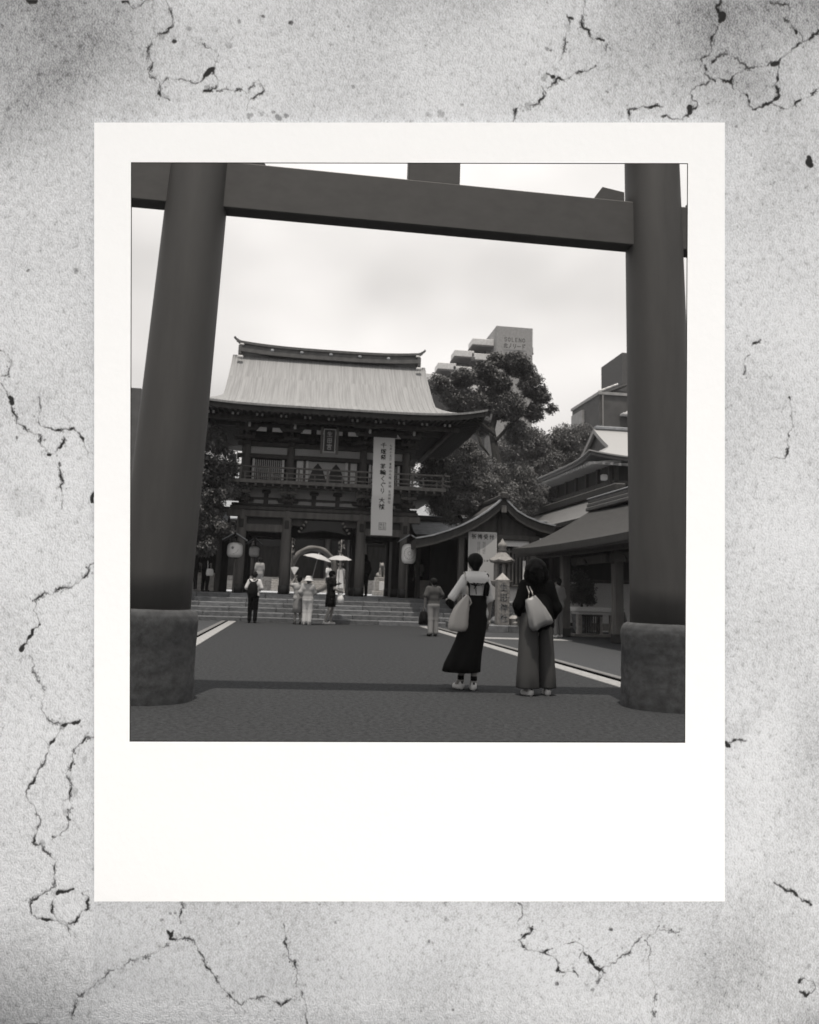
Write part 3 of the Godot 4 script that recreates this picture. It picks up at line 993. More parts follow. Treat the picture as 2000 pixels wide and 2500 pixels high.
func irimoya(parent: Node3D, cx: float, cz: float, ry: float, ey: float, hx: float, ex: float, ez: float, tg: float, up: float, mat: Material, dark: Material, wx: float, wz: float, seams := 0.0) -> void:
	var st := S(false)
	var N := 40
	var P := func(sz: int, u: float, t: float) -> Vector3:
		var s := maxf(0.0, (t - tg) / (1.0 - tg))
		var w := hx + (ex - hx) * s
		return Vector3(cx + u * w, roof_y(t, ry, ey) + up * pow(absf(u), 5.0) * s * s, cz + sz * t * ez)
	for sz in [-1, 1]:
		for i in N:
			for j in 16:
				var u0 := -1.0 + 2.0 * i / N
				var u1 := -1.0 + 2.0 * (i + 1) / N
				var t0 := j / 16.0
				var t1 := (j + 1) / 16.0
				quad(st, P.call(sz, u0, t0), P.call(sz, u1, t0), P.call(sz, u1, t1), P.call(sz, u0, t1))
	var Q := func(sx: int, v: float, s: float) -> Vector3:
		var t := tg + (1.0 - tg) * s
		return Vector3(cx + sx * (hx + (ex - hx) * s), roof_y(t, ry, ey) + up * pow(absf(v), 5.0) * s * s, cz + v * t * ez)
	for sx in [-1, 1]:
		for i in 24:
			for j in 8:
				var v0 := -1.0 + 2.0 * i / 24.0
				var v1 := -1.0 + 2.0 * (i + 1) / 24.0
				quad(st, Q.call(sx, v0, j / 8.0), Q.call(sx, v1, j / 8.0), Q.call(sx, v1, (j + 1) / 8.0), Q.call(sx, v0, (j + 1) / 8.0))
	var roof := fin(st, "roof", mat, parent)
	# seams on the front slope
	if seams > 0.0:
		st = S()
		var n := int(2.0 * ex / seams)
		for i in n + 1:
			var x := -ex + 2.0 * ex * i / n
			var last := Vector3.ZERO
			for j in 13:
				var t := j / 12.0
				var s := maxf(0.0, (t - tg) / (1.0 - tg))
				var w := hx + (ex - hx) * s
				if absf(x) > w:
					continue
				var p = P.call(1, x / w, t)
				if last != Vector3.ZERO:
					bar(st, last, p, 0.022, 0.020)
				last = p
		var sm := fin(st, "roof_seam", mat, roof)
		sm.set_meta("kind", "stuff")
	# eave edge: a pale lip over a dark board, all round
	var lip := S()
	var fas := S()
	var sof := S()
	var per := []
	for i in N + 1:
		per.append(P.call(1, -1.0 + 2.0 * i / N, 1.0))
	for i in range(1, 25):
		per.append(Q.call(1, 1.0 - 2.0 * i / 24.0, 1.0))
	for i in range(1, N + 1):
		per.append(P.call(-1, 1.0 - 2.0 * i / N, 1.0))
	for i in range(1, 25):
		per.append(Q.call(-1, -1.0 + 2.0 * i / 24.0, 1.0))
	var d1 := Vector3(0, -0.07, 0)
	var d2 := Vector3(0, -0.24, 0)
	for i in per.size() - 1:
		var a: Vector3 = per[i]
		var b: Vector3 = per[i + 1]
		quad(lip, a, b, b + d1, a + d1)
		var ai := Vector3((a.x - cx) * 0.985 + cx, a.y, (a.z - cz) * 0.985 + cz)
		var bi := Vector3((b.x - cx) * 0.985 + cx, b.y, (b.z - cz) * 0.985 + cz)
		quad(fas, ai + d1, bi + d1, bi + d2, ai + d2)
		quad(lip, a + d1, b + d1, bi + d1, ai + d1)
		var aw := Vector3(clampf(a.x, cx - wx, cx + wx), ey - 0.05, clampf(a.z, cz - wz, cz + wz))
		var bw := Vector3(clampf(b.x, cx - wx, cx + wx), ey - 0.05, clampf(b.z, cz - wz, cz + wz))
		quad(sof, ai + d2, bi + d2, bw, aw)
	fin(lip, "eave_lip", mat, parent)
	fin(fas, "eave_board", dark, parent)
	fin(sof, "soffit", dark, parent)
	# gable ends: recessed wall and thick barge boards
	for sx in [-1, 1]:
		var g := S()
		var b2 := S()
		for j in 10:
			var t0 := tg * j / 10.0
			var t1 := tg * (j + 1) / 10.0
			for sz in [-1, 1]:
				var a := Vector3(cx + sx * (hx - 0.3), roof_y(t0, ry, ey), cz + sz * t0 * ez)
				var b := Vector3(cx + sx * (hx - 0.3), roof_y(t1, ry, ey), cz + sz * t1 * ez)
				var base := roof_y(tg, ry, ey) - 0.02
				quad(g, a, b, Vector3(b.x, base, b.z), Vector3(a.x, base, a.z))
				var o := Vector3(sx * 0.3, 0, 0)
				quad(b2, a + o, b + o, b + o + Vector3(0, -0.26, 0), a + o + Vector3(0, -0.26, 0))
				quad(b2, a + o + Vector3(0, -0.26, 0), b + o + Vector3(0, -0.26, 0), b + o + Vector3(-sx * 0.1, -0.26, 0), a + o + Vector3(-sx * 0.1, -0.26, 0))
		fin(g, "gable_wall", dark, parent)
		fin(b2, "barge_board", mat, parent)

# sweeping gabled roof: section in x, run along z. pts: top line (x, y) from left eave over ridge to right eave
func gable_roof(parent: Node3D, pts: Array, th: float, z0: float, z1: float, mat: Material, dark: Material, sag := 0.0, turn := 0.0) -> void:
	var top := S(false)
	var und := S(false)
	var edge := S()
	var n := 12
	for i in pts.size() - 1:
		var a: Vector2 = pts[i]
		var b: Vector2 = pts[i + 1]
		for k in n:
			var za := lerpf(z0, z1, float(k) / n)
			var zb := lerpf(z0, z1, float(k + 1) / n)
			var ua := sag * pow(absf(2.0 * k / n - 1.0), 3.0)
			var ub := sag * pow(absf(2.0 * (k + 1) / n - 1.0), 3.0)
			quad(top, Vector3(a.x, a.y + ua, za), Vector3(b.x, b.y + ua, za), Vector3(b.x, b.y + ub, zb), Vector3(a.x, a.y + ub, zb))
			quad(und, Vector3(a.x, a.y + ua - th, za), Vector3(a.x, a.y + ub - th, zb), Vector3(b.x, b.y + ub - th, zb), Vector3(b.x, b.y + ua - th, za))
			if i == 0:
				quad(edge, Vector3(a.x, a.y + ua, za), Vector3(a.x, a.y + ub, zb), Vector3(a.x, a.y + ub - th, zb), Vector3(a.x, a.y + ua - th, za))
			if i == pts.size() - 2:
				quad(edge, Vector3(b.x, b.y + ua, za), Vector3(b.x, b.y + ua - th, za), Vector3(b.x, b.y + ub - th, zb), Vector3(b.x, b.y + ub, zb))
		for z in [z0, z1]:
			quad(edge, Vector3(a.x, a.y + sag, z), Vector3(b.x, b.y + sag, z), Vector3(b.x, b.y + sag - th, z), Vector3(a.x, a.y + sag - th, z))
	var roof := fin(top, "roof", mat, parent)
	roof.rotation.y = turn
	fin(und, "roof_underside", dark, parent).rotation.y = turn
	fin(edge, "roof_edge", dark, roof)

func sweep_pts(x0: float, y0: float, x1: float, y1: float, n := 8, e := 1.4) -> Array:
	# concave run from the eave (x0, y0) up to the ridge (x1, y1)
	var o := []
	for i in n + 1:
		var t := float(i) / n
		o.append(Vector2(lerpf(x0, x1, t), y0 + (y1 - y0) * pow(t, e)))
	return o

# bracket cluster reaching forward (+z) in tiers; origin at the wall, base of the lowest block
func bracket_mesh(tiers: int, reach: float, tier_h: float, w: float) -> ArrayMesh:
	var st := S()
	bx(st, Vector3(0, 0.07, 0.02), Vector3(0.26, 0.16, 0.26), 0.03)
	for i in tiers:
		var y := 0.20 + i * tier_h
		var z := reach * (i + 1) / tiers
		bx(st, Vector3(0, y, z * 0.5), Vector3(0.10, 0.12, z + 0.14), 0.02)
		bx(st, Vector3(0, y + 0.02, z), Vector3(w * (0.6 + 0.2 * i), 0.11, 0.10), 0.02)
		for s in [-1, 0, 1]:
			bx(st, Vector3(s * w * (0.6 + 0.2 * i) * 0.42, y + 0.13, z), Vector3(0.13, 0.10, 0.13), 0.025)
	bx(st, Vector3(0, 0.22, 0.0), Vector3(w, 0.12, 0.12), 0.02)
	st.generate_normals()
	return st.commit()

# ---------------------------------------------------------------- the two-storey gate
const COLX := [-1.85, -0.27, 2.38, 3.97]
const GC := 1.06

func gate() -> void:
	var g := thing("shrine_gate", "two-storey timber shrine gate with a sweeping pale roof at the head of the steps", "gate")
	var P := 0.874
	# columns on black shoes
	for z in [-29.9, -32.2, -34.5]:
		for x in COLX:
			var st := S(false)
			lathe(st, [Vector2(0.172, P), Vector2(0.175, 2.0), Vector2(0.168, 3.6), Vector2(0.16, 4.3)], 20, Vector3(x, 0, z))
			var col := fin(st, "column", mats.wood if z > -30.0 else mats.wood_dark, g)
			st = S(false)
			lathe(st, [Vector2(0.19, P), Vector2(0.19, P + 0.30), Vector2(0.178, P + 0.31)], 20, Vector3(x, 0, z))
			fin(st, "shoe", mats.black, col)
	# tie beams of the lower storey
	for z in [-29.9, -34.5]:
		box("head_beam", mats.wood, g, Vector3(GC, 3.66, z + 0.03), Vector3(6.9, 0.24, 0.24), 0.02)
		for b in [[-1.06, 1.35], [3.17, 1.34]]:
			box("tie_beam", mats.wood, g, Vector3(b[0], 3.16, z), Vector3(b[1], 0.27, 0.17), 0.02)
		box("top_plate", mats.wood_mid, g, Vector3(GC, 3.86, z), Vector3(6.7, 0.14, 0.36), 0.02)
	for z in [-32.2]:
		box("tie_beam", mats.wood_dark, g, Vector3(GC, 3.2, z), Vector3(6.0, 0.4, 0.16), 0.02)
	# dark grille above the side bays
	for b in [[-1.06, 1.22], [3.17, 1.24]]:
		box("transom", mats.black, g, Vector3(b[0], 3.42, -29.96), Vector3(b[1], 0.25, 0.05))
	for x in COLX:
		for zz in [[-29.7, -32.0], [-32.4, -34.3]]:
			box("side_beam", mats.wood_dark, g, Vector3(x, 3.3, (zz[0] + zz[1]) * 0.5), Vector3(0.15, 0.3, absf(zz[0] - zz[1])), 0.02)
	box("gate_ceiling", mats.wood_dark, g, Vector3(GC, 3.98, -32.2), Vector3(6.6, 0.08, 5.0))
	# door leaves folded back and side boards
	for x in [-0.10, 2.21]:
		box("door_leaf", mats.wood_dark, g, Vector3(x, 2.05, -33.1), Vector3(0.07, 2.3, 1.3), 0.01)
	for x in [-1.85, 3.97]:
		box("side_board", mats.wood_dark, g, Vector3(x + (0.0), 2.0, -33.35), Vector3(0.06, 2.25, 2.0))
	# the hanging curtain board of the middle bay: dark with pale notched ends
	var st := S()
	var fr := []
	var bk := []
	for p in [Vector2(0.22, 3.02), Vector2(0.40, 3.24), Vector2(0.46, 3.48), Vector2(1.62, 3.48), Vector2(1.70, 3.24), Vector2(1.88, 3.02), Vector2(1.55, 3.10), Vector2(1.06, 3.16), Vector2(0.55, 3.10)]:
		fr.append(Vector3(p.x, p.y, -29.82))
		bk.append(Vector3(p.x, p.y, -29.92))
	skin(st, [bk, fr])
	var cb := fin(st, "middle_curved_lintel", mats.black, g)
	for sg in [-1, 1]:
		for k in 4:
			box("carved_nosing", mats.stone, cb, Vector3(GC + sg * (0.66 + 0.075 * k), 3.43 - 0.115 * k, -29.80), Vector3(0.10, 0.07, 0.06), 0.02, Basis(Vector3.BACK, sg * 0.7))
	box("lintel_board", mats.wood_mid, g, Vector3(1.06, 3.42, -29.99), Vector3(2.3, 0.24, 0.06))
	# lower brackets and plaster under the balcony
	box("plaster_band", mats.plaster, g, Vector3(GC, 4.27, -29.98), Vector3(6.1, 0.68, 0.06))
	var lb := bracket_mesh(2, 0.78, 0.22, 0.72)
	for x in COLX:
		mi(lb, "lower_bracket", mats.wood_mid, g, Vector3(x, 3.93, -29.9))
	for x in [-1.06, 0.64, 1.48, 3.17]:
		box("strut_post", mats.wood_mid, g, Vector3(x, 4.2, -29.93), Vector3(0.16, 0.52, 0.08), 0.015)
		box("strut_block", mats.wood_mid, g, Vector3(x, 4.46, -29.9), Vector3(0.32, 0.12, 0.16), 0.03)
	box("mid_rail", mats.wood_mid, g, Vector3(GC, 4.21, -29.92), Vector3(6.1, 0.09, 0.07), 0.01)
	# frog-leg struts of plaster shape under each bay
	for b in [[-1.06, 0.55], [0.55, 0.62], [1.58, 0.62], [3.17, 0.55]]:
		for sg in [-1, 1]:
			st = S()
			var f2 := []
			var b2 := []
			for p in [Vector2(0.09, 0.0), Vector2(b[1], 0.0), Vector2(b[1] * 0.62, 0.26), Vector2(0.09, 0.26)]:
				f2.append(Vector3(b[0] + sg * p.x, 3.94 + p.y, -29.90))
				b2.append(Vector3(b[0] + sg * p.x, 3.94 + p.y, -29.95))
			skin(st, [b2, f2])
			fin(st, "plaster_panel", mats.plaster, g)
	# balcony
	var bal := box("balcony_floor", mats.wood, g, Vector3(GC + 0.05, 4.70, -32.2), Vector3(8.3, 0.13, 6.7), 0.01)
	box("balcony_beam", mats.wood_mid, g, Vector3(GC + 0.05, 4.58, -29.12), Vector3(8.0, 0.13, 0.14), 0.02)
	for i in 28:
		box("floor_joist", mats.wood_mid, bal, Vector3(-4.0 + i * 0.297, -0.11, 3.12), Vector3(0.07, 0.09, 0.5))
	for y in [4.86, 5.02, 5.21]:
		st = S(false)
		tube(st, [Vector3(GC - 4.25, y, -28.93), Vector3(GC + 4.35, y, -28.93)], [0.026 if y < 5.2 else 0.034], 8)
		fin(st, "rail", mats.wood, g)
		for x in [GC - 4.02, GC + 4.12]:
			st = S(false)
			tube(st, [Vector3(x, y, -28.7), Vector3(x, y, -35.4)], [0.026 if y < 5.2 else 0.034], 8)
			fin(st, "rail", mats.wood, g)
	for x in [-2.95, -1.95, -0.95, 0.05, 1.05, 2.05, 3.05, 4.05, 5.15]:
		box("rail_post", mats.wood, g, Vector3(x, 4.97, -28.93), Vector3(0.075, 0.46, 0.07), 0.012)
	for i in 17:
		box("rail_strut", mats.wood, g, Vector3(-2.75 + i * 0.48, 4.88, -28.93), Vector3(0.05, 0.26, 0.04), 0.01)
	# upper storey
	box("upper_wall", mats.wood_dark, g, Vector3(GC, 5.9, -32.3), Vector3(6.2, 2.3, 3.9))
	for x in COLX:
		st = S(false)
		lathe(st, [Vector2(0.14, 4.76), Vector2(0.14, 5.9), Vector2(0.13, 6.3)], 16, Vector3(x, 0, -30.22))
		fin(st, "upper_column", mats.wood, g)
	for y in [[4.86, 0.14], [5.78, 0.15], [6.22, 0.16]]:
		box("upper_beam", mats.wood_mid, g, Vector3(GC, y[0], -30.2), Vector3(6.5, y[1], 0.16), 0.015)
	# slatted windows of the side bays between white posts
	for cx in [-1.06, 3.17]:
		var wn := box("window", mats.black, g, Vector3(cx, 5.31, -30.32), Vector3(1.15, 0.72, 0.05))
		for sg in [-1, 1]:
			box("window_post", mats.plaster_white, wn, Vector3(sg * 0.53, 0, 0.09), Vector3(0.085, 0.74, 0.08), 0.012)
		for k in 13:
			box("slat", mats.plaster, wn, Vector3(-0.44 + k * 0.0733, 0.0, 0.06), Vector3(0.030, 0.70, 0.030))
		box("slat_rail", mats.plaster, wn, Vector3(0, 0.05, 0.078), Vector3(1.0, 0.03, 0.012))
	# middle bay: pale panels round a pair of pointed openings
	var mid := box("arch_recess", mats.black, g, Vector3(1.06, 5.31, -30.34), Vector3(2.2, 0.80, 0.05))
	for sg in [-1, 1]:
		box("white_panel", mats.plaster_white, mid, Vector3(sg * 0.98, 0, 0.05), Vector3(0.24, 0.80, 0.05), 0.008)
		box("white_post", mats.plaster_white, mid, Vector3(sg * 0.72, 0, 0.07), Vector3(0.10, 0.80, 0.09), 0.01)
		box("dark_post", mats.wood, mid, Vector3(sg * 0.82, 0, 0.06), Vector3(0.09, 0.80, 0.06), 0.01)
	st = S()
	var arch := func(x: float) -> float:
		var c := 0.335
		var u := absf(absf(x) - c) / 0.30
		return 0.28 - 0.46 * pow(minf(u, 1.0), 2.2) - 0.06 * minf(u, 1.0) + (0.06 * exp(-u * u * 60.0))
	var na := 64
	for i in na:
		var xa := -0.67 + 1.34 * i / na
		var xb := -0.67 + 1.34 * (i + 1) / na
		var ya = arch.call(xa)
		var yb = arch.call(xb)
		quad(st, Vector3(xa, 0.38, 0.08), Vector3(xb, 0.38, 0.08), Vector3(xb, yb, 0.08), Vector3(xa, ya, 0.08))
		quad(st, Vector3(xa, ya, 0.08), Vector3(xb, yb, 0.08), Vector3(xb, yb, 0.03), Vector3(xa, ya, 0.03))
	fin(st, "arch_panel", mats.plaster, mid)
	# bracket zone under the eave
	box("plaster_band", mats.plaster, g, Vector3(GC, 6.02, -30.27), Vector3(6.1, 0.28, 0.05))
	box("plaster_band", mats.wood_dark, g, Vector3(GC, 6.62, -30.27), Vector3(6.2, 0.70, 0.05))
	var ub := bracket_mesh(3, 1.45, 0.2, 0.95)
	for x in COLX:
		mi(ub, "upper_bracket", mats.wood_mid, g, Vector3(x, 6.18, -30.15))
		box("white_bracket_nose", mats.white_paint, g, Vector3(x + 0.10, 6.70, -28.98), Vector3(0.085, 0.16, 0.05), 0.01)
	for b in [[-1.06, 1.0], [0.5, 0.85], [1.62, 0.85], [3.17, 1.0]]:
		mi(lb, "intermediate_bracket", mats.wood_dark, g, Vector3(b[0], 6.28, -30.1))
		for sg in [-1, 1]:
			st = S()
			var f2 := []
			var b2 := []
			for p in [Vector2(0.10, 0.0), Vector2(0.46, 0.0), Vector2(0.24, 0.26), Vector2(0.10, 0.26)]:
				f2.append(Vector3(b[0] + sg * p.x, 6.52 + p.y, -29.20))
				b2.append(Vector3(b[0] + sg * p.x, 6.52 + p.y, -29.24))
			skin(st, [b2, f2])
			fin(st, "plaster_panel", mats.plaster_white, g)
	box("eave_purlin", mats.wood_mid, g, Vector3(GC, 6.86, -28.66), Vector3(9.2, 0.15, 0.15), 0.02)
	box("eave_purlin", mats.wood_dark, g, Vector3(GC, 6.74, -29.24), Vector3(8.0, 0.15, 0.15), 0.02)
	for x in [GC - 4.0, GC + 4.0]:
		box("eave_purlin", mats.wood_dark, g, Vector3(x + signf(x - GC) * 0.3, 6.82, -32.2), Vector3(0.15, 0.15, 7.4), 0.02)
	# paired rafter tails with white tips
	for i in 11:
		var x := GC - 4.08 + i * 0.816
		for dx in [-0.085, 0.085]:
			var tl := box("rafter_tail", mats.wood_dark, g, Vector3(x + dx, 6.90 + 0.02 * absf(i - 5.0) * 0.2, -28.75), Vector3(0.07, 0.09, 1.0), 0.01)
			box("white_tip", mats.white_paint, tl, Vector3(0, 0, 0.512), Vector3(0.072, 0.088, 0.02))
	# rafters under the front and side eaves
	for i in 53:
		var u := -1.0 + 2.0 * i / 52.0
		var x := GC + u * 5.25
		var e := 0.30 * pow(absf(u), 5.0)
		st = S()
		bar(st, Vector3(x, 6.93 + e, -27.68), Vector3(x, 7.08 + e * 0.2, -30.0), 0.075, 0.10)
		fin(st, "rafter", mats.wood_dark, g)
	for sg in [-1, 1]:
		for i in 46:
			var u := -1.0 + 2.0 * i / 45.0
			var z := -32.2 + u * 4.5
			var e := 0.30 * pow(absf(u), 5.0)
			st = S()
			bar(st, Vector3(GC + sg * 5.3, 6.93 + e, z), Vector3(GC + sg * 3.2, 7.08 + e * 0.2, z), 0.075, 0.10)
			fin(st, "rafter", mats.wood_dark, g)
	# roof and ridge
	var streak := noise_tex(21, 0.16, 3, 0.62, 1.22, 256, 1, 1)
	var rm := mt("gate_roof", 0.185, 0.85, noise_tex(22, 0.05, 5, 0.62, 1.25, 512, 1, 32, 0.0, 1.0, 0.75), 0.5, Vector3(0.99, 1.0, 1.01))
	irimoya(g, GC, -32.2, 10.06, 7.16, 3.82, 5.38, 4.6, 0.64, 0.30, rm, mats.wood_dark, 3.1, 2.3, 0.20)
	var rg := S()
	for lay in [[10.07, 0.10, 0.60], [10.15, 0.06, 0.50], [10.27, 0.18, 0.34], [10.385, 0.05, 0.46], [10.44, 0.06, 0.38]]:
		var n := 16
		for i in n:
			var a := -3.50 + 7.0 * i / n
			var b := -3.50 + 7.0 * (i + 1) / n
			var ua := 0.13 * pow(absf(a) / 3.5, 3.0)
			var ub2 := 0.13 * pow(absf(b) / 3.5, 3.0)
			var r0 := []
			var r1 := []
			for q in [[-1, -1], [1, -1], [1, 1], [-1, 1]]:
				r0.append(Vector3(GC + a, lay[0] + ua + q[1] * lay[1] * 0.5, -32.2 + q[0] * lay[2] * 0.5))
				r1.append(Vector3(GC + b, lay[0] + ub2 + q[1] * lay[1] * 0.5, -32.2 + q[0] * lay[2] * 0.5))
			skin(rg, [r0, r1], i == 0 or i == n - 1)
	var ridge := fin(rg, "ridge", mats.copper_dark, g)
	for sg in [-1, 1]:
		st = S()
		for k in 4:
			var a := Vector3(GC + sg * (3.36 + k * 0.11), 10.52 + 0.016 * k * k, -32.2)
			var b := Vector3(GC + sg * (3.475 + k * 0.11), 10.52 + 0.016 * (k + 1) * (k + 1), -32.2)
			bar(st, a, b, 0.36 - 0.06 * k, 0.13 - 0.02 * k)
		bx(st, Vector3(GC + sg * 3.53, 10.22, -32.2), Vector3(0.16, 0.44, 0.52), 0.04)
		fin(st, "ridge_end", mats.copper_dark, ridge)
		box("ridge_block", mats.white_paint, ridge, Vector3(GC + sg * 3.50, 9.86, -31.72), Vector3(0.22, 0.09, 0.18), 0.02)
		box("ridge_block", mats.white_paint, ridge, Vector3(GC + sg * 3.48, 10.44, -31.97), Vector3(0.16, 0.07, 0.08), 0.02)
	for i in 5:
		st = S(false)
		tube(st, [Vector3(0, 0, 0), Vector3(0, 0, 0.05)], [0.07], 16)
		fin(st, "ridge_boss", mats.copper, ridge, Vector3(GC - 2.3 + i * 1.15, 10.27, -32.03))
	# name plaque hung under the eave
	var pq := box("name_plaque", mats.black, g, Vector3(1.06, 6.28, -29.02), Vector3(0.40, 0.78, 0.06), 0.01, Basis(Vector3.RIGHT, 0.16))
	for sg in [-1, 1]:
		box("plaque_frame", mats.plaster, pq, Vector3(sg * 0.20, 0, 0.035).rotated(Vector3.RIGHT, 0.16), Vector3(0.035, 0.84, 0.05), 0.01, Basis(Vector3.RIGHT, 0.16))
		box("plaque_frame", mats.plaster, pq, Vector3(0, sg * 0.40, 0.035).rotated(Vector3.RIGHT, 0.16), Vector3(0.44, 0.035, 0.05), 0.01, Basis(Vector3.RIGHT, 0.16))
		box("plaque_frame", mats.wood, pq, Vector3(sg * 0.275, 0, 0.02).rotated(Vector3.RIGHT, 0.16), Vector3(0.09, 0.96, 0.05), 0.01, Basis(Vector3.RIGHT, 0.16))
	st = S()
	for i in 3:
		glyph_mesh(st, ["iku", "ta", "miya"][i], Vector3(-0.10, 0.335 - i * 0.225, 0.034), 0.20, 0.020, 0.012)
	var gm := fin(st, "lettering", mats.plaster, pq)
	gm.rotation.x = 0.16

# ---------------------------------------------------------------- low roofed cloister beside the gate, hall behind
func cloister() -> void:
	for sd in [["right", 4.62, 11.5], ["left", -12.0, -2.55]]:
		var t := thing("cloister", "low pale-roofed cloister wing running off to the %s of the gate" % sd[0], "corridor building", Vector3(0, 0, -33.3), 0.0, "cloister wings beside the gate")
		var x0: float = sd[1]
		var x1: float = sd[2]
		var l := sweep_pts(-1.7, 3.30, 0.0, 3.98, 6)
		var rr := sweep_pts(1.7, 3.30, 0.0, 3.98, 6)
		rr.reverse()
		gable_roof(t, l + rr.slice(1), 0.14, x0, x1, mats.copper, mats.wood_dark, 0.0, PI * 0.5)
		box("ridge", mats.copper_dark, t, Vector3((x0 + x1) * 0.5, 4.05, 0), Vector3(x1 - x0, 0.16, 0.30), 0.03)
		box("ridge_cap", mats.copper, t, Vector3((x0 + x1) * 0.5, 4.145, 0), Vector3(x1 - x0, 0.04, 0.40), 0.01)
		var n := int((x1 - x0) / 1.6)
		for i in n + 1:
			var x := lerpf(x0 + 0.2, x1 - 0.2, float(i) / n)
			box("post", mats.wood_mid, t, Vector3(x, 2.1, 1.2), Vector3(0.17, 2.46, 0.17), 0.015)
		box("tie_beam", mats.wood_mid, t, Vector3((x0 + x1) * 0.5, 3.05, 1.2), Vector3(x1 - x0, 0.2, 0.13), 0.01)
		box("back_wall", mats.wood_dark, t, Vector3((x0 + x1) * 0.5, 2.1, -1.0), Vector3(x1 - x0, 2.5, 0.1))
		for i in n:
			var xa := lerpf(x0 + 0.2, x1 - 0.2, float(i) / n)
			var xb := lerpf(x0 + 0.2, x1 - 0.2, float(i + 1) / n)
			box("low_wall", mats.stone_pale, t, Vector3((xa + xb) * 0.5, 1.22, 1.2), Vector3(xb - xa - 0.19, 0.68, 0.12), 0.015)

func worship_hall() -> void:
	var t := thing("worship_hall", "main hall on a pale stone base seen through the gate's open bays", "hall", Vector3(1.0, 0.87, -58.0))
	for i in 16:
		for j in 3:
			box("base_stone", mats[["stone_pale", "stone"][(i * 7 + j * 3) % 5 / 4]], t, Vector3(-11.2 + i * 1.5 + (0.4 if j == 1 else 0.0), 0.14 + j * 0.285, 5.2), Vector3(1.485, 0.278, 0.8), 0.015)
	box("base", mats.stone_pale, t, Vector3(0, 0.43, 0), Vector3(24, 0.86, 9.8))
	for i in 5:
		box("step_stone", mats.stone_pale, t, Vector3(0, 0.07 + i * 0.145, 7.2 - i * 0.34), Vector3(4.4, 0.14, 0.36), 0.01)
	box("inner_wall", mats.wood_dark, t, Vector3(0, 2.5, -0.5), Vector3(18, 3.4, 5.0))
	for i in 8:
		var st := S(false)
		lathe(st, [Vector2(0.17, 0.86), Vector2(0.17, 4.2)], 14, Vector3(-8.4 + i * 2.4, 0, 3.6))
		fin(st, "column", mats.wood, t)
	box("head_beam", mats.wood, t, Vector3(0, 3.6, 3.6), Vector3(18, 0.3, 0.22), 0.02)
	for i in 7:
		box("shutter", mats.wood_mid, t, Vector3(-7.2 + i * 2.4, 2.0, 2.1), Vector3(1.7, 2.2, 0.06))
	for x in [-2.4, 0.0, 2.4]:
		box("curtain", mats.cloth_mid, t, Vector3(x, 3.1, 3.3), Vector3(1.9, 0.5, 0.03))
	irimoya(t, 0.0, 0.0, 8.2, 4.3, 8.0, 10.6, 6.6, 0.6, 0.4, mats.copper, mats.wood_dark, 8.6, 3.0)
	box("ridge", mats.copper_dark, t, Vector3(0, 8.35, 0), Vector3(15.6, 0.5, 0.6), 0.05)

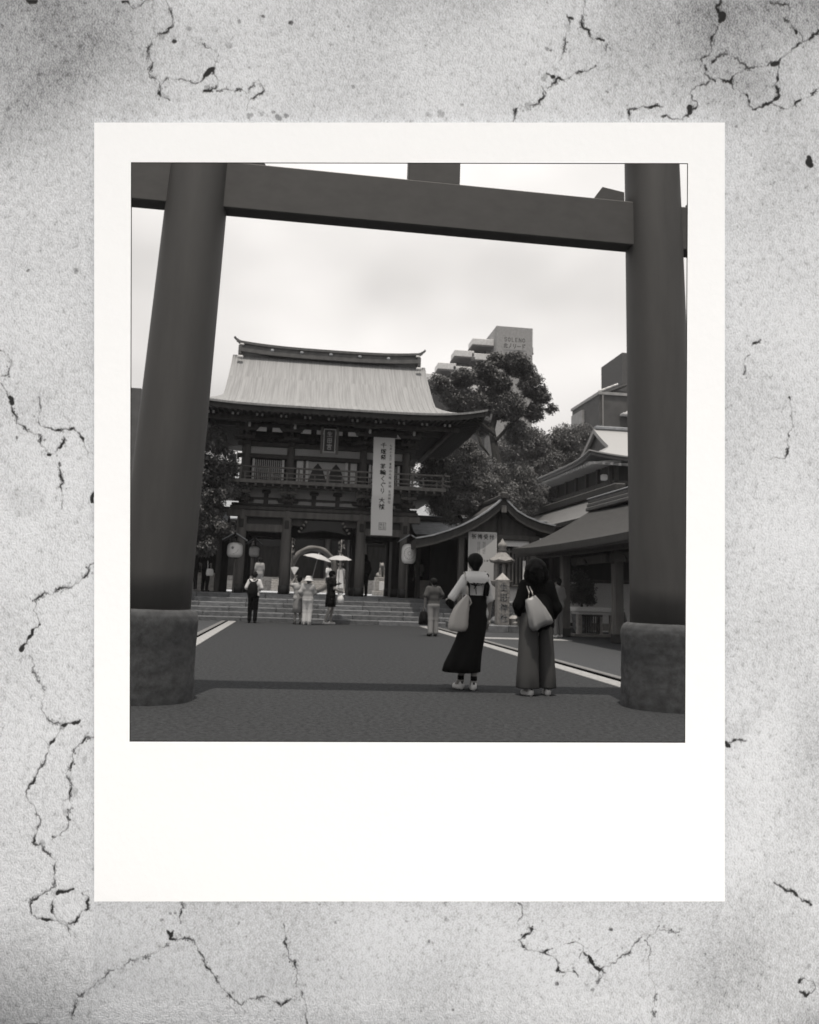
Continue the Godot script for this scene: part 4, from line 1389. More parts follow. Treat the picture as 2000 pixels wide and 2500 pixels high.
# ---------------------------------------------------------------- buildings on the right
func right_hall() -> void:
	var t := thing("two_storey_hall", "tall dark timber hall with a pale upturned roof corner beside the right pillar", "hall")
	irimoya(t, 22.0, -44.3, 10.55, 7.95, 5.55, 8.0, 6.0, 0.40, 0.30, mt("hall_roof", 0.22, 0.6, null), mats.copper_dark, 6.2, 4.4)
	box("ridge", mats.copper, t, Vector3(22, 10.6, -44.3), Vector3(10.9, 0.2, 0.4), 0.04)
	for i in 30:
		var st := S()
		bar(st, Vector3(14.15, 7.60, -38.7 - i * 0.38), Vector3(15.8, 7.85, -38.7 - i * 0.38), 0.1, 0.12)
		fin(st, "rafter", mats.plaster, t)
	for i in 12:
		var st := S()
		bar(st, Vector3(14.4 + i * 0.42, 7.62, -38.45), Vector3(14.4 + i * 0.42, 7.85, -40.0), 0.1, 0.12)
		fin(st, "rafter", mats.plaster, t)
	box("upper_wall", mats.wood_dark, t, Vector3(22, 5.6, -44.3), Vector3(12.4, 4.6, 8.8))
	for i in 6:
		box("upper_post", mats.wood_mid, t, Vector3(15.74, 5.7, -40.0 - i * 1.7), Vector3(0.18, 4.4, 0.2), 0.02)
	for i in 5:
		box("upper_post", mats.wood_mid, t, Vector3(16.0 + i * 1.8, 5.7, -39.84), Vector3(0.2, 4.4, 0.18), 0.02)
	for y in [4.6, 6.9]:
		box("wall_beam", mats.wood_mid, t, Vector3(15.72, y, -44.3), Vector3(0.14, 0.2, 9.0), 0.02)
		box("wall_beam", mats.wood_mid, t, Vector3(22, y, -39.82), Vector3(12.6, 0.2, 0.14), 0.02)
	box("white_bracket_end", mats.white_paint, t, Vector3(15.3, 7.1, -39.7), Vector3(0.3, 0.3, 0.3), 0.05)
	box("lower_wall", mats.wood_dark, t, Vector3(22.5, 1.7, -44.3), Vector3(12.0, 3.4, 8.6))
	# spire-like ridge end of the roof behind
	var st := S()
	var fr := []
	var bk := []
	for p in [Vector2(-0.55, 0.0), Vector2(0.55, 0.1), Vector2(0.18, 1.0), Vector2(0.06, 2.9), Vector2(-0.06, 2.9), Vector2(-0.12, 1.2)]:
		fr.append(Vector3(18.0 + p.x * 0.8, 9.9 + p.y * 0.85, -52.0))
		bk.append(Vector3(18.0 + p.x * 0.8, 9.9 + p.y * 0.85, -52.4))
	skin(st, [bk, fr])
	fin(st, "roof_finial", mats.copper, t)
	# a low roofed link in front of it
	var c := thing("link_roof", "low dark-ridged link roof between the office and the tall hall", "corridor building")
	var l := sweep_pts(9.6, 3.78, 11.2, 4.85, 6)
	var rr := sweep_pts(13.0, 3.7, 11.2, 4.85, 6)
	rr.reverse()
	gable_roof(c, l + rr.slice(1), 0.16, -39.0, -27.6, mats.copper_dark, mats.wood_dark)
	box("ridge", mats.wood_dark, c, Vector3(11.2, 4.95, -33.3), Vector3(0.4, 0.3, 11.6), 0.04)
	box("wall", mats.wood_dark, c, Vector3(11.4, 1.85, -33.4), Vector3(2.6, 3.7, 10.8))
	for i in 7:
		box("post", mats.wood_mid, c, Vector3(10.0, 1.85, -28.2 - i * 1.7), Vector3(0.15, 3.7, 0.15), 0.015)

func office() -> void:
	var t := thing("shrine_office", "small shrine office with a sweeping dark-edged gable facing the forecourt", "office")
	var l := [Vector2(4.05, 2.86), Vector2(4.6, 2.98), Vector2(5.15, 3.17), Vector2(5.6, 3.36), Vector2(6.05, 3.60), Vector2(6.5, 3.90), Vector2(6.85, 4.20), Vector2(7.03, 4.38)]
	var r := [Vector2(7.2, 4.20), Vector2(7.5, 3.93), Vector2(7.85, 3.74), Vector2(8.3, 3.58), Vector2(8.85, 3.48)]
	gable_roof(t, l + r, 0.30, -27.5, -31.4, mats.copper_dark, mats.wood_dark)
	# pale covering strip along the verge
	var st := S()
	var pts = l + r
	for i in pts.size() - 1:
		bar(st, Vector3(pts[i].x, pts[i].y + 0.025, -27.6), Vector3(pts[i + 1].x, pts[i + 1].y + 0.025, -27.6), 0.30, 0.05)
	fin(st, "verge_cover", mats.copper, t)
	box("ridge", mats.copper_dark, t, Vector3(7.03, 4.42, -29.4), Vector3(0.24, 0.16, 4.0), 0.04)
	box("ridge_end", mats.wood_dark, t, Vector3(7.03, 4.44, -27.42), Vector3(0.28, 0.26, 0.12), 0.05)
	# gable field
	st = S()
	for i in pts.size() - 1:
		if pts[i].x < 5.0 or pts[i + 1].x > 8.6:
			continue
		quad(st, Vector3(pts[i].x, pts[i].y - 0.28, -27.95), Vector3(pts[i + 1].x, pts[i + 1].y - 0.28, -27.95), Vector3(pts[i + 1].x, 2.9, -27.95), Vector3(pts[i].x, 2.9, -27.95))
	fin(st, "gable_board", mats.wood_mid, t)
	box("gable_post", mats.wood_dark, t, Vector3(6.98, 3.5, -27.9), Vector3(0.16, 1.1, 0.08), 0.02)
	box("gable_pendant", mats.wood, t, Vector3(7.03, 3.98, -27.46), Vector3(0.18, 0.26, 0.06), 0.05)
	box("gable_beam", mats.wood_mid, t, Vector3(6.95, 3.05, -27.86), Vector3(2.9, 0.16, 0.14), 0.02)
	for x in [5.66, 6.92, 8.15]:
		box("post", mats.wood_mid, t, Vector3(x, 1.62, -27.9), Vector3(0.2, 2.84, 0.2), 0.02)
	box("white_band", mats.plaster_white, t, Vector3(7.52, 2.86, -27.93), Vector3(1.05, 0.20, 0.06))
	box("back_wall", mats.wood_dark, t, Vector3(6.9, 1.6, -30.9), Vector3(3.6, 3.0, 0.1))
	box("side_wall", mats.wood_dark, t, Vector3(8.3, 1.6, -29.4), Vector3(0.1, 3.0, 3.0))
	box("counter_wall", mats.plaster_white, t, Vector3(6.98, 1.12, -27.95), Vector3(2.36, 0.52, 0.08), 0.01)
	box("base_wall", mats.stone_dark, t, Vector3(6.98, 0.54, -27.93), Vector3(2.4, 0.64, 0.14), 0.02)
	box("sill", mats.wood_mid, t, Vector3(6.98, 1.42, -27.9), Vector3(2.3, 0.07, 0.2), 0.01)
	var w := box("window", mats.black, t, Vector3(7.55, 2.08, -28.0), Vector3(1.1, 1.22, 0.05))
	for i in 8:
		box("window_bar", mats.wood, w, Vector3(-0.46 + i * 0.13, 0, 0.06), Vector3(0.05, 1.2, 0.05), 0.008)
	box("window_rail", mats.wood, w, Vector3(0, 0.5, 0.07), Vector3(1.1, 0.06, 0.05))
	box("white_shutter", mats.plaster_white, t, Vector3(7.86, 1.88, -27.84), Vector3(0.10, 0.80, 0.05), 0.008)
	# the notice board by the window
	var n := thing("notice_board", "tall white notice board with black headline characters on the office front", "notice board", Vector3(6.36, 0, -27.70))
	var im := Image.create(256, 620, false, Image.FORMAT_RGB8)
	im.fill(lin(0.34))
	var ks := ["ki", "tou2", "uke", "tsuke"]
	for i in 4:
		ink(im, ks[i], 20 + i * 56, 14, 48, 7.0, lin(0.02))
	var r2 := RandomNumberGenerator.new()
	r2.seed = 9
	for cset in [[78, 108, 86, 200], [128, 166, 86, 200]]:
		for yy in range(cset[2], cset[3], 13):
			var keys := ["ki", "nichi", "ta", "getsu", "iku", "go", "dai"]
			for c in 2:
				ink(im, keys[r2.randi() % 7], cset[0] + c * 15, yy, 11, 1.6, lin(0.10))
	for i in 5:
		ink(im, ["itsu", "juu", "getsu", "nichi", "go"][i], 60 + i * 26, 255, 20, 2.6, lin(0.06))
	st = S()
	uvquad(st, [Vector3(-0.47, 3.17, 0.012), Vector3(0.47, 3.17, 0.012), Vector3(0.47, 0.95, 0.012), Vector3(-0.47, 0.95, 0.012)], [Vector2(0, 0), Vector2(1, 0), Vector2(1, 1), Vector2(0, 1)])
	fin(st, "printed_face", print_mat(im), n)
	box("board", mats.plaster_white, n, Vector3(0, 2.06, -0.01), Vector3(0.98, 2.26, 0.035), 0.008)

func pavilion() -> void:
	var t := thing("water_pavilion", "open roofed water pavilion with square posts between the office and right pillar", "pavilion")
	var l := sweep_pts(7.0, 2.50, 9.75, 3.92, 10, 1.35)
	var rr := sweep_pts(12.6, 2.45, 9.75, 3.92, 10, 1.35)
	rr.reverse()
	gable_roof(t, l + rr.slice(1), 0.17, -26.2, -14.5, mats.shingle, mats.wood_dark, 0.10)
	var st := S()
	for k in 3:
		bx(st, Vector3(9.75, 3.97 + k * 0.13, -20.35), Vector3(0.52 - 0.08 * k, 0.12, 11.9), 0.02)
	var rd := fin(st, "ridge", mats.copper_dark, t)
	box("ridge_cap", mats.copper, rd, Vector3(9.75, 4.32, -20.35), Vector3(0.40, 0.05, 12.0), 0.015)
	box("eave_beam", mats.wood_mid, t, Vector3(7.75, 2.40, -20.35), Vector3(0.18, 0.24, 11.0), 0.02)
	box("eave_beam", mats.wood_dark, t, Vector3(11.8, 2.40, -20.35), Vector3(0.18, 0.24, 11.0), 0.02)
	box("fascia", mats.wood_dark, t, Vector3(7.06, 2.36, -20.35), Vector3(0.06, 0.13, 11.3), 0.01)
	for i in 38:
		st = S()
		var z := -25.9 + i * 0.30
		bar(st, Vector3(7.05, 2.32, z), Vector3(9.5, 3.45, z), 0.07, 0.09)
		fin(st, "rafter", mats.wood_mid, t)
	for p in [[7.79, -23.3], [8.20, -20.4], [7.79, -16.6], [11.8, -24.6], [11.8, -20.4], [11.8, -16.6]]:
		var c := box("post", mats.wood, t, Vector3(p[0], 1.16, p[1]), Vector3(0.25, 2.30, 0.25), 0.03)
		box("post_shoe", mats.black, c, Vector3(0, -1.04, 0), Vector3(0.27, 0.22, 0.27), 0.01)
	for p in [[8.0, -21.85, 2.7], [8.0, -18.5, 3.5]]:
		box("tie_beam", mats.wood_mid, t, Vector3(p[0], 2.12, p[1]), Vector3(0.14, 0.22, p[2]), 0.02)
	box("cross_beam", mats.wood_mid, t, Vector3(9.9, 2.3, -23.3), Vector3(4.0, 0.2, 0.15), 0.02)
	box("cross_beam", mats.wood_mid, t, Vector3(9.9, 2.3, -20.4), Vector3(3.7, 0.2, 0.15), 0.02)
	# curved bracket boards under the eave
	for zz in [-22.4, -19.6]:
		st = S()
		for k in 8:
			var a := PI * k / 8.0
			var b := PI * (k + 1) / 8.0
			bar(st, Vector3(7.93, 2.0 + 0.13 * sin(a), zz + 0.5 * cos(a)), Vector3(7.93, 2.0 + 0.13 * sin(b), zz + 0.5 * cos(b)), 0.08, 0.10)
		fin(st, "curved_bracket", mats.wood_mid, t)
	var w := thing("screen_wall", "pale plaster screen wall at the back of the water pavilion", "wall", Vector3(10.4, 0, -26.4))
	box("wall_panel", mats.plaster, w, Vector3(0, 0.95, 0), Vector3(3.0, 1.3, 0.12))
	box("wall_cap", mats.wood_mid, w, Vector3(0, 1.64, 0), Vector3(3.1, 0.1, 0.2), 0.02)
	box("upper_panel", mats.wood_dark, w, Vector3(0, 2.2, -0.02), Vector3(3.0, 1.1, 0.08))

func far_buildings() -> void:
	# stepped hotel tower
	var h := thing("balcony_tower", "pale high-rise with stepped balconies and a roof sign rising behind the big tree", "building", Vector3(47.8, 0, -187))
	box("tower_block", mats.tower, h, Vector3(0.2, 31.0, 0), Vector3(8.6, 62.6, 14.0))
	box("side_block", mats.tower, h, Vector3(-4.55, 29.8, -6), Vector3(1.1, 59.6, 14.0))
	var k := 0
	for s in [[-6.6, 59.0, 5.0], [-11.0, 55.9, 4.6], [-15.0, 52.6, 4.2], [-18.4, 49.8, 3.6], [-7.0, 55.4, 4.6], [-11.4, 52.0, 4.4], [-7.0, 51.6, 4.6], [-15.2, 48.8, 4.2], [-11.4, 48.4, 4.4], [-7.0, 47.8, 4.6]]:
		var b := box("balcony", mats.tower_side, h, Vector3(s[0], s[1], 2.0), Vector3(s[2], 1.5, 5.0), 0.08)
		box("balcony_slab", mats.render_grey, b, Vector3(0, -0.95, 0), Vector3(s[2] + 0.3, 0.35, 5.3))
		box("window", mats.glass, b, Vector3(0.2, -2.2, -1.2), Vector3(s[2] - 0.8, 1.9, 0.2))
		k += 1
	for c in [[-6.8, 57.6], [-11.2, 54.2], [-15.2, 50.8]]:
		box("wing", mats.render_grey, h, Vector3(c[0], c[1] * 0.5, -2.6), Vector3(4.6, c[1], 7.0))
	for y in [58.4, 54.6, 50.8, 47.0]:
		var b := box("balcony", mats.tower, h, Vector3(5.1, y, 0), Vector3(1.5, 1.4, 6.0), 0.08)
		box("balcony_slab", mats.render_grey, b, Vector3(0, -0.9, 0), Vector3(1.6, 0.35, 6.2))
	var im := Image.create(220, 120, false, Image.FORMAT_RGB8)
	im.fill(lin(0.25))
	for i in 6:
		ink(im, ["A_S", "A_O", "A_L", "A_E", "A_N", "A_O"][i], 8 + i * 35, 6, 40, 7.5, lin(0.04), 0.72)
	for i in 5:
		ink(im, ["kita", "n_o", "k_ri", "k_bou", "k_do"][i], 4 + i * 43, 62, 46, 8.5, lin(0.04), 0.85)
	var st := S()
	uvquad(st, [Vector3(-2.5, 59.9, 7.06), Vector3(2.9, 59.9, 7.06), Vector3(2.9, 56.8, 7.06), Vector3(-2.5, 56.8, 7.06)], [Vector2(0, 0), Vector2(1, 0), Vector2(1, 1), Vector2(0, 1)])
	fin(st, "roof_sign", print_mat(im), h)
	# plain block and darker tower on the right
	var p := thing("pale_block", "plain pale flat-roofed building behind the shrine hall roof on the right", "building", Vector3(20.6, 0, -60))
	box("block", mats.render_grey, p, Vector3(5.8, 8.2, -3.2), Vector3(7.2, 16.9, 6.3))
	box("side_bay", mats.tower, p, Vector3(2.1, 8.0, -4.6), Vector3(0.3, 16.2, 2.6))
	box("parapet", mats.tower, p, Vector3(5.8, 16.75, -3.2), Vector3(7.4, 0.22, 6.5))
	for yy in [14.05, 13.75]:
		box("ledge", mats.render_dark, p, Vector3(6.2, yy, 0.02), Vector3(5.0, 0.14, 0.3))
	box("window", mats.glass, p, Vector3(2.15, 13.0, -4.6), Vector3(0.36, 0.5, 1.4))
	box("window", mats.glass, p, Vector3(5.4, 13.2, -0.06), Vector3(3.2, 0.6, 0.1))
	st = S()
	bx(st, Vector3(4.3, 15.1, 0.3), Vector3(0.9, 0.16, 0.7), 0.03)
	bx(st, Vector3(4.5, 15.25, 0.1), Vector3(0.4, 0.3, 0.3), 0.03)
	fin(st, "lamp_hood", mats.white_paint, p)
	var rr := box("roof_shed", mats.render_dark, p, Vector3(4.2, 17.6, -2.2), Vector3(3.4, 0.10, 2.4), 0.0, Basis(Vector3.BACK, 0.42))
	box("shed_wall", mats.render_dark, p, Vector3(4.6, 17.0, -2.6), Vector3(1.4, 0.9, 2.0))
	for i in 3:
		st = S(false)
		tube(st, [Vector3(2.3 + i * 0.5, 17.0 + i * 0.22, -0.5), Vector3(2.9 + i * 0.5, 17.25 + i * 0.22, -0.5)], [0.07], 10)
		fin(st, "roof_pipe", mats.white_paint, p)
	for i in 4:
		box("window", mats.glass, p, Vector3(3.6 + i * 1.3, 11.8, 0.02), Vector3(0.8, 1.0, 0.06))
	st = S(false)
	tube(st, [Vector3(2.45, 0, 0.05), Vector3(2.45, 16.6, 0.05)], [0.06], 8)
	tube(st, [Vector3(4.9, 13.9, 0.05), Vector3(4.9, 16.6, 0.05)], [0.05], 8)
	fin(st, "drain_pipe", mats.render_dark, p)
	for i in 3:
		box("rooftop_unit", mats.render_grey, p, Vector3(7.0 + i * 0.8, 17.2, -1.2), Vector3(0.6, 0.7, 0.6), 0.04)
	var d := thing("dark_tower", "dark blank tower block above the pale building on the right", "building", Vector3(30.6, 0, -80))
	box("front", mats.render_mid, d, Vector3(5.9, 13.0, -3.0), Vector3(7.2, 26.9, 6.0))
	box("white_panel", mats.white_paint, d, Vector3(3.6, 20.4, 0.4), Vector3(2.0, 1.8, 0.3))
	var f := thing("far_block", "grey far building at the left edge behind the left pillar", "building", Vector3(-16.5, 0, -70))
	box("block", mats.render_grey, f, Vector3(0, 8.5, -5), Vector3(6.4, 17.2, 10.0))
	for i in 5:
		for j in 3:
			box("window", mats.glass, f, Vector3(-2.0 + j * 1.9, 3.0 + i * 2.9, 0.02), Vector3(1.1, 1.3, 0.08))

# ---------------------------------------------------------------- trees
func leaf_clump(seed_: int, leaf: float, n: int, spread: float) -> ArrayMesh:
	var r := RandomNumberGenerator.new()
	r.seed = seed_
	var st := S()
	for i in n:
		var c := Vector3(r.randf_range(-1, 1), r.randf_range(-1, 1), r.randf_range(-1, 1)) * spread
		var b := Basis.from_euler(Vector3(r.randf_range(-0.9, 0.9), r.randf() * TAU, r.randf_range(-0.9, 0.9)))
		var l := leaf * r.randf_range(0.7, 1.2)
		var p0 := c + b * Vector3(0, 0, -l * 0.5)
		var p1 := c + b * Vector3(l * 0.28, l * 0.06, 0)
		var p2 := c + b * Vector3(0, 0, l * 0.5)
		var p3 := c + b * Vector3(-l * 0.28, l * 0.06, 0)
		tri(st, p0, p1, p2)
		tri(st, p0, p2, p3)
	st.generate_normals()
	return st.commit()

func tree(called: String, label: String, trunk: Array, rad: Array, limbs: Array, lobes: Array, leaf: float, dens: float, mat: Material, seed_: int) -> void:
	var t := thing(called, label, "tree" if called != "shrub" else "shrub")
	var st := S(false)
	tube(st, trunk, rad, 10)
	var tr := fin(st, "trunk", mats.bark, t)
	for l in limbs:
		st = S(false)
		tube(st, l[0], l[1], 7)
		fin(st, "limb", mats.bark, tr)
	var r := RandomNumberGenerator.new()
	r.seed = seed_
	var ns := FastNoiseLite.new()
	ns.seed = seed_
	ns.frequency = 0.55
	ns.fractal_octaves = 3
	var xfs := []
	var cols := []
	for lb in lobes:
		var c: Vector3 = lb[0]
		var R: float = lb[1]
		var n := int(dens * R * R) + 20
		for i in n:
			var d := Vector3(r.randfn(), r.randfn(), r.randfn()).normalized()
			var q := R * pow(r.randf(), 0.30) * (1.0 + 0.22 * ns.get_noise_3dv((c + d * R) * 2.5))
			var p := c + Vector3(d.x * q, d.y * q * 0.88, d.z * q)
			var v := ns.get_noise_3dv(p * 2.6)
			if v < -0.10:
				continue
			var sc := r.randf_range(0.7, 1.25)
			xfs.append(Transform3D(Basis.from_euler(Vector3(r.randf_range(-0.5, 0.5), r.randf() * TAU, r.randf_range(-0.5, 0.5))).scaled(Vector3(sc, sc, sc)), p))
			var k := clampf(0.85 + 0.75 * v + r.randf_range(-0.25, 0.25), 0.35, 1.6)
			cols.append(Color(k, k, k))
	var mm := MultiMesh.new()
	mm.transform_format = MultiMesh.TRANSFORM_3D
	mm.use_colors = true
	mm.mesh = leaf_clump(seed_, leaf, 9, leaf * 1.15)
	mm.instance_count = xfs.size()
	for i in xfs.size():
		mm.set_instance_transform(i, xfs[i])
		mm.set_instance_color(i, cols[i])
	var o := MultiMeshInstance3D.new()
	o.multimesh = mm
	o.material_override = mat
	add_part(o, "crown", t)
	o.set_meta("kind", "stuff")

func L(x: float, y: float, z: float, r: float) -> Array:
	return [Vector3(x, y, z), r]

func trees() -> void:
	tree("camphor_tree", "tallest tree, a camphor with clumped dark crown in front of the balcony tower",
		[Vector3(10.7, 0, -41), Vector3(10.65, 3.0, -41), Vector3(10.55, 5.8, -41), Vector3(10.23, 6.9, -41), Vector3(10.04, 8.1, -41), Vector3(9.9, 9.6, -41.5), Vector3(10.4, 11.2, -42), Vector3(10.8, 12.8, -42)], [0.40, 0.34, 0.28, 0.25, 0.22, 0.18, 0.12, 0.05],
		[[[Vector3(10.1, 7.6, -41), Vector3(9.3, 8.7, -41.3), Vector3(8.9, 10.6, -42)], [0.11, 0.08, 0.04]], [[Vector3(10.0, 8.9, -41), Vector3(10.9, 9.9, -41.6), Vector3(12.0, 10.9, -42)], [0.10, 0.07, 0.04]], [[Vector3(9.95, 9.2, -41), Vector3(8.6, 10.6, -41.8), Vector3(7.5, 11.6, -42)], [0.09, 0.06, 0.03]], [[Vector3(10.2, 10.2, -41.7), Vector3(12.2, 10.8, -42), Vector3(13.2, 11.05, -42)], [0.09, 0.05, 0.03]]],
		[L(11.25, 13.35, -42.0, 0.76), L(10.30, 13.50, -42.3, 0.56), L(9.56, 12.90, -42.0, 0.64), L(8.41, 12.40, -42.0, 0.68), L(7.14, 11.95, -42.0, 0.60), L(10.09, 12.10, -42.0, 0.88), L(12.20, 12.20, -42.0, 0.76), L(10.76, 10.90, -41.6, 0.92), L(9.08, 11.00, -42.0, 0.88), L(12.35, 10.75, -42.0, 0.60), L(13.24, 11.00, -42.0, 0.29), L(11.40, 9.60, -42.0, 0.76), L(9.62, 9.90, -42.6, 0.56), L(12.70, 11.60, -42.0, 0.50), L(7.79, 11.30, -42.0, 0.60), L(8.30, 10.30, -42.5, 0.72), L(11.80, 13.00, -42.0, 0.56), L(8.7, 8.5, -41.8, 0.45), L(8.5, 7.3, -41.8, 0.5), L(11.1, 7.5, -41.8, 0.45)],
		0.115, 1900.0, mats.leaf_b, 101)
	tree("broadleaf_tree", "rounded mid-grey tree between the tall tree and the dark hall roof",
		[Vector3(15.2, 0, -50), Vector3(15.1, 4.0, -50), Vector3(15.4, 8.5, -50)], [0.35, 0.3, 0.1], [],
		[L(16.7, 11.0, -50, 1.05), L(14.53, 10.5, -50, 1.1), L(17.9, 11.3, -50, 0.8), L(15.47, 9.3, -50, 1.35), L(13.33, 8.4, -50, 1.3), L(13.3, 10.1, -50, 1.1), L(17.5, 9.8, -50, 1.1), L(14.2, 7.0, -50, 1.4), L(16.5, 7.6, -50, 1.5), L(12.4, 6.6, -50, 1.2), L(18.6, 8.6, -50, 1.2)],
		0.14, 1150.0, mats.leaf_a, 102)
	tree("evergreen_tree", "low spreading tree overlapping the right end of the gate balcony",
		[Vector3(6.7, 0.87, -30.9), Vector3(6.6, 3.0, -30.9), Vector3(6.9, 5.0, -30.9)], [0.16, 0.13, 0.05],
		[[[Vector3(6.65, 3.2, -30.9), Vector3(5.9, 4.4, -30.8), Vector3(5.6, 5.4, -30.7)], [0.08, 0.06, 0.03]], [[Vector3(6.65, 3.6, -30.9), Vector3(7.4, 4.6, -30.8), Vector3(7.7, 5.6, -30.7)], [0.08, 0.06, 0.03]]],
		[L(6.9, 6.1, -30.7, 0.50), L(6.2, 5.5, -30.6, 0.60), L(5.65, 5.05, -30.6, 0.50), L(7.1, 5.1, -30.6, 0.65), L(6.3, 4.5, -30.6, 0.62), L(5.3, 4.45, -30.6, 0.35), L(7.25, 4.2, -30.7, 0.55), L(5.9, 3.95, -30.8, 0.45), L(6.8, 3.9, -30.7, 0.5), L(7.8, 4.8, -30.9, 0.5), L(7.7, 5.7, -31.2, 0.5)],
		0.085, 2500.0, mats.leaf_a, 103)
	tree("evergreen_tree", "dark tree filling the gap behind the office ridge and link roof",
		[Vector3(9.4, 0, -36), Vector3(9.4, 3.0, -36), Vector3(9.5, 5.0, -36)], [0.2, 0.16, 0.06], [],
		[L(8.9, 5.5, -36, 0.9), L(9.9, 5.0, -36, 0.8), L(9.2, 4.4, -36, 0.8), L(8.2, 4.8, -36, 0.7), L(10.6, 5.7, -36.4, 0.8), L(10.2, 6.4, -36.8, 0.7)],
		0.10, 1700.0, mats.leaf_b, 104)
	tree("evergreen_tree", "dark tree rising behind the cloister right of the gate body",
		[Vector3(6.6, 0.87, -37.6), Vector3(6.6, 4.0, -37.6), Vector3(6.7, 7.0, -37.6)], [0.2, 0.17, 0.06], [],
		[L(5.68, 7.4, -37.5, 0.65), L(6.48, 7.0, -37.5, 0.75), L(7.02, 7.9, -37.6, 0.65), L(5.94, 6.3, -37.5, 0.65), L(7.49, 7.05, -37.5, 0.65), L(6.84, 6.1, -37.5, 0.65), L(7.81, 7.8, -37.8, 0.5), L(5.3, 5.4, -37.6, 0.6), L(6.5, 5.2, -37.6, 0.7), L(7.7, 6.0, -37.6, 0.7), L(4.9, 6.6, -37.6, 0.5)],
		0.10, 1700.0, mats.leaf_b, 107)
	tree("maple_tree", "dark leafy tree at the left end of the steps, half hiding the gate's left bay",
		[Vector3(-3.9, 0.87, -29.6), Vector3(-3.8, 2.6, -29.5), Vector3(-3.5, 4.6, -29.3)], [0.2, 0.16, 0.06],
		[[[Vector3(-3.8, 2.4, -29.5), Vector3(-3.0, 3.4, -29.0), Vector3(-2.5, 4.2, -28.8)], [0.09, 0.06, 0.03]]],
		[L(-3.1, 5.9, -28.9, 0.68), L(-2.55, 5.35, -28.8, 0.50), L(-3.2, 4.8, -28.8, 0.75), L(-2.55, 4.3, -28.8, 0.55), L(-3.1, 3.8, -28.8, 0.7), L(-2.75, 3.25, -28.8, 0.42), L(-3.3, 2.9, -28.8, 0.65), L(-2.35, 5.0, -28.9, 0.35), L(-4.2, 5.2, -29.0, 1.0), L(-4.4, 3.9, -29.0, 1.0), L(-4.2, 6.3, -29.2, 0.7), L(-2.35, 2.95, -28.5, 0.28), L(-3.0, 2.45, -28.7, 0.45)],
		0.08, 2300.0, mats.leaf_b, 105)
	tree("shrub", "dark potted shrub behind the water trough under the pavilion roof",
		[Vector3(8.75, 0.5, -24.6), Vector3(8.75, 1.0, -24.6), Vector3(8.8, 1.5, -24.6)], [0.05, 0.04, 0.02], [],
		[L(8.5, 1.42, -24.6, 0.32), L(8.95, 1.36, -24.6, 0.32), L(8.7, 1.66, -24.6, 0.24), L(8.6, 1.1, -24.6, 0.25), L(9.0, 1.1, -24.6, 0.22)],
		0.07, 4200.0, mats.leaf_b, 106)
	var p := thing("shrub_pot", "round dark pot holding the shrub under the pavilion roof", "plant pot", Vector3(8.75, 0, -24.6))
	var st := S(false)
	lathe(st, [Vector2(0.2, 0.0), Vector2(0.26, 0.2), Vector2(0.3, 0.5), Vector2(0.33, 0.62), Vector2(0.29, 0.62), Vector2(0.27, 0.55)], 20)
	fin(st, "pot", mats.stone_dark, p)

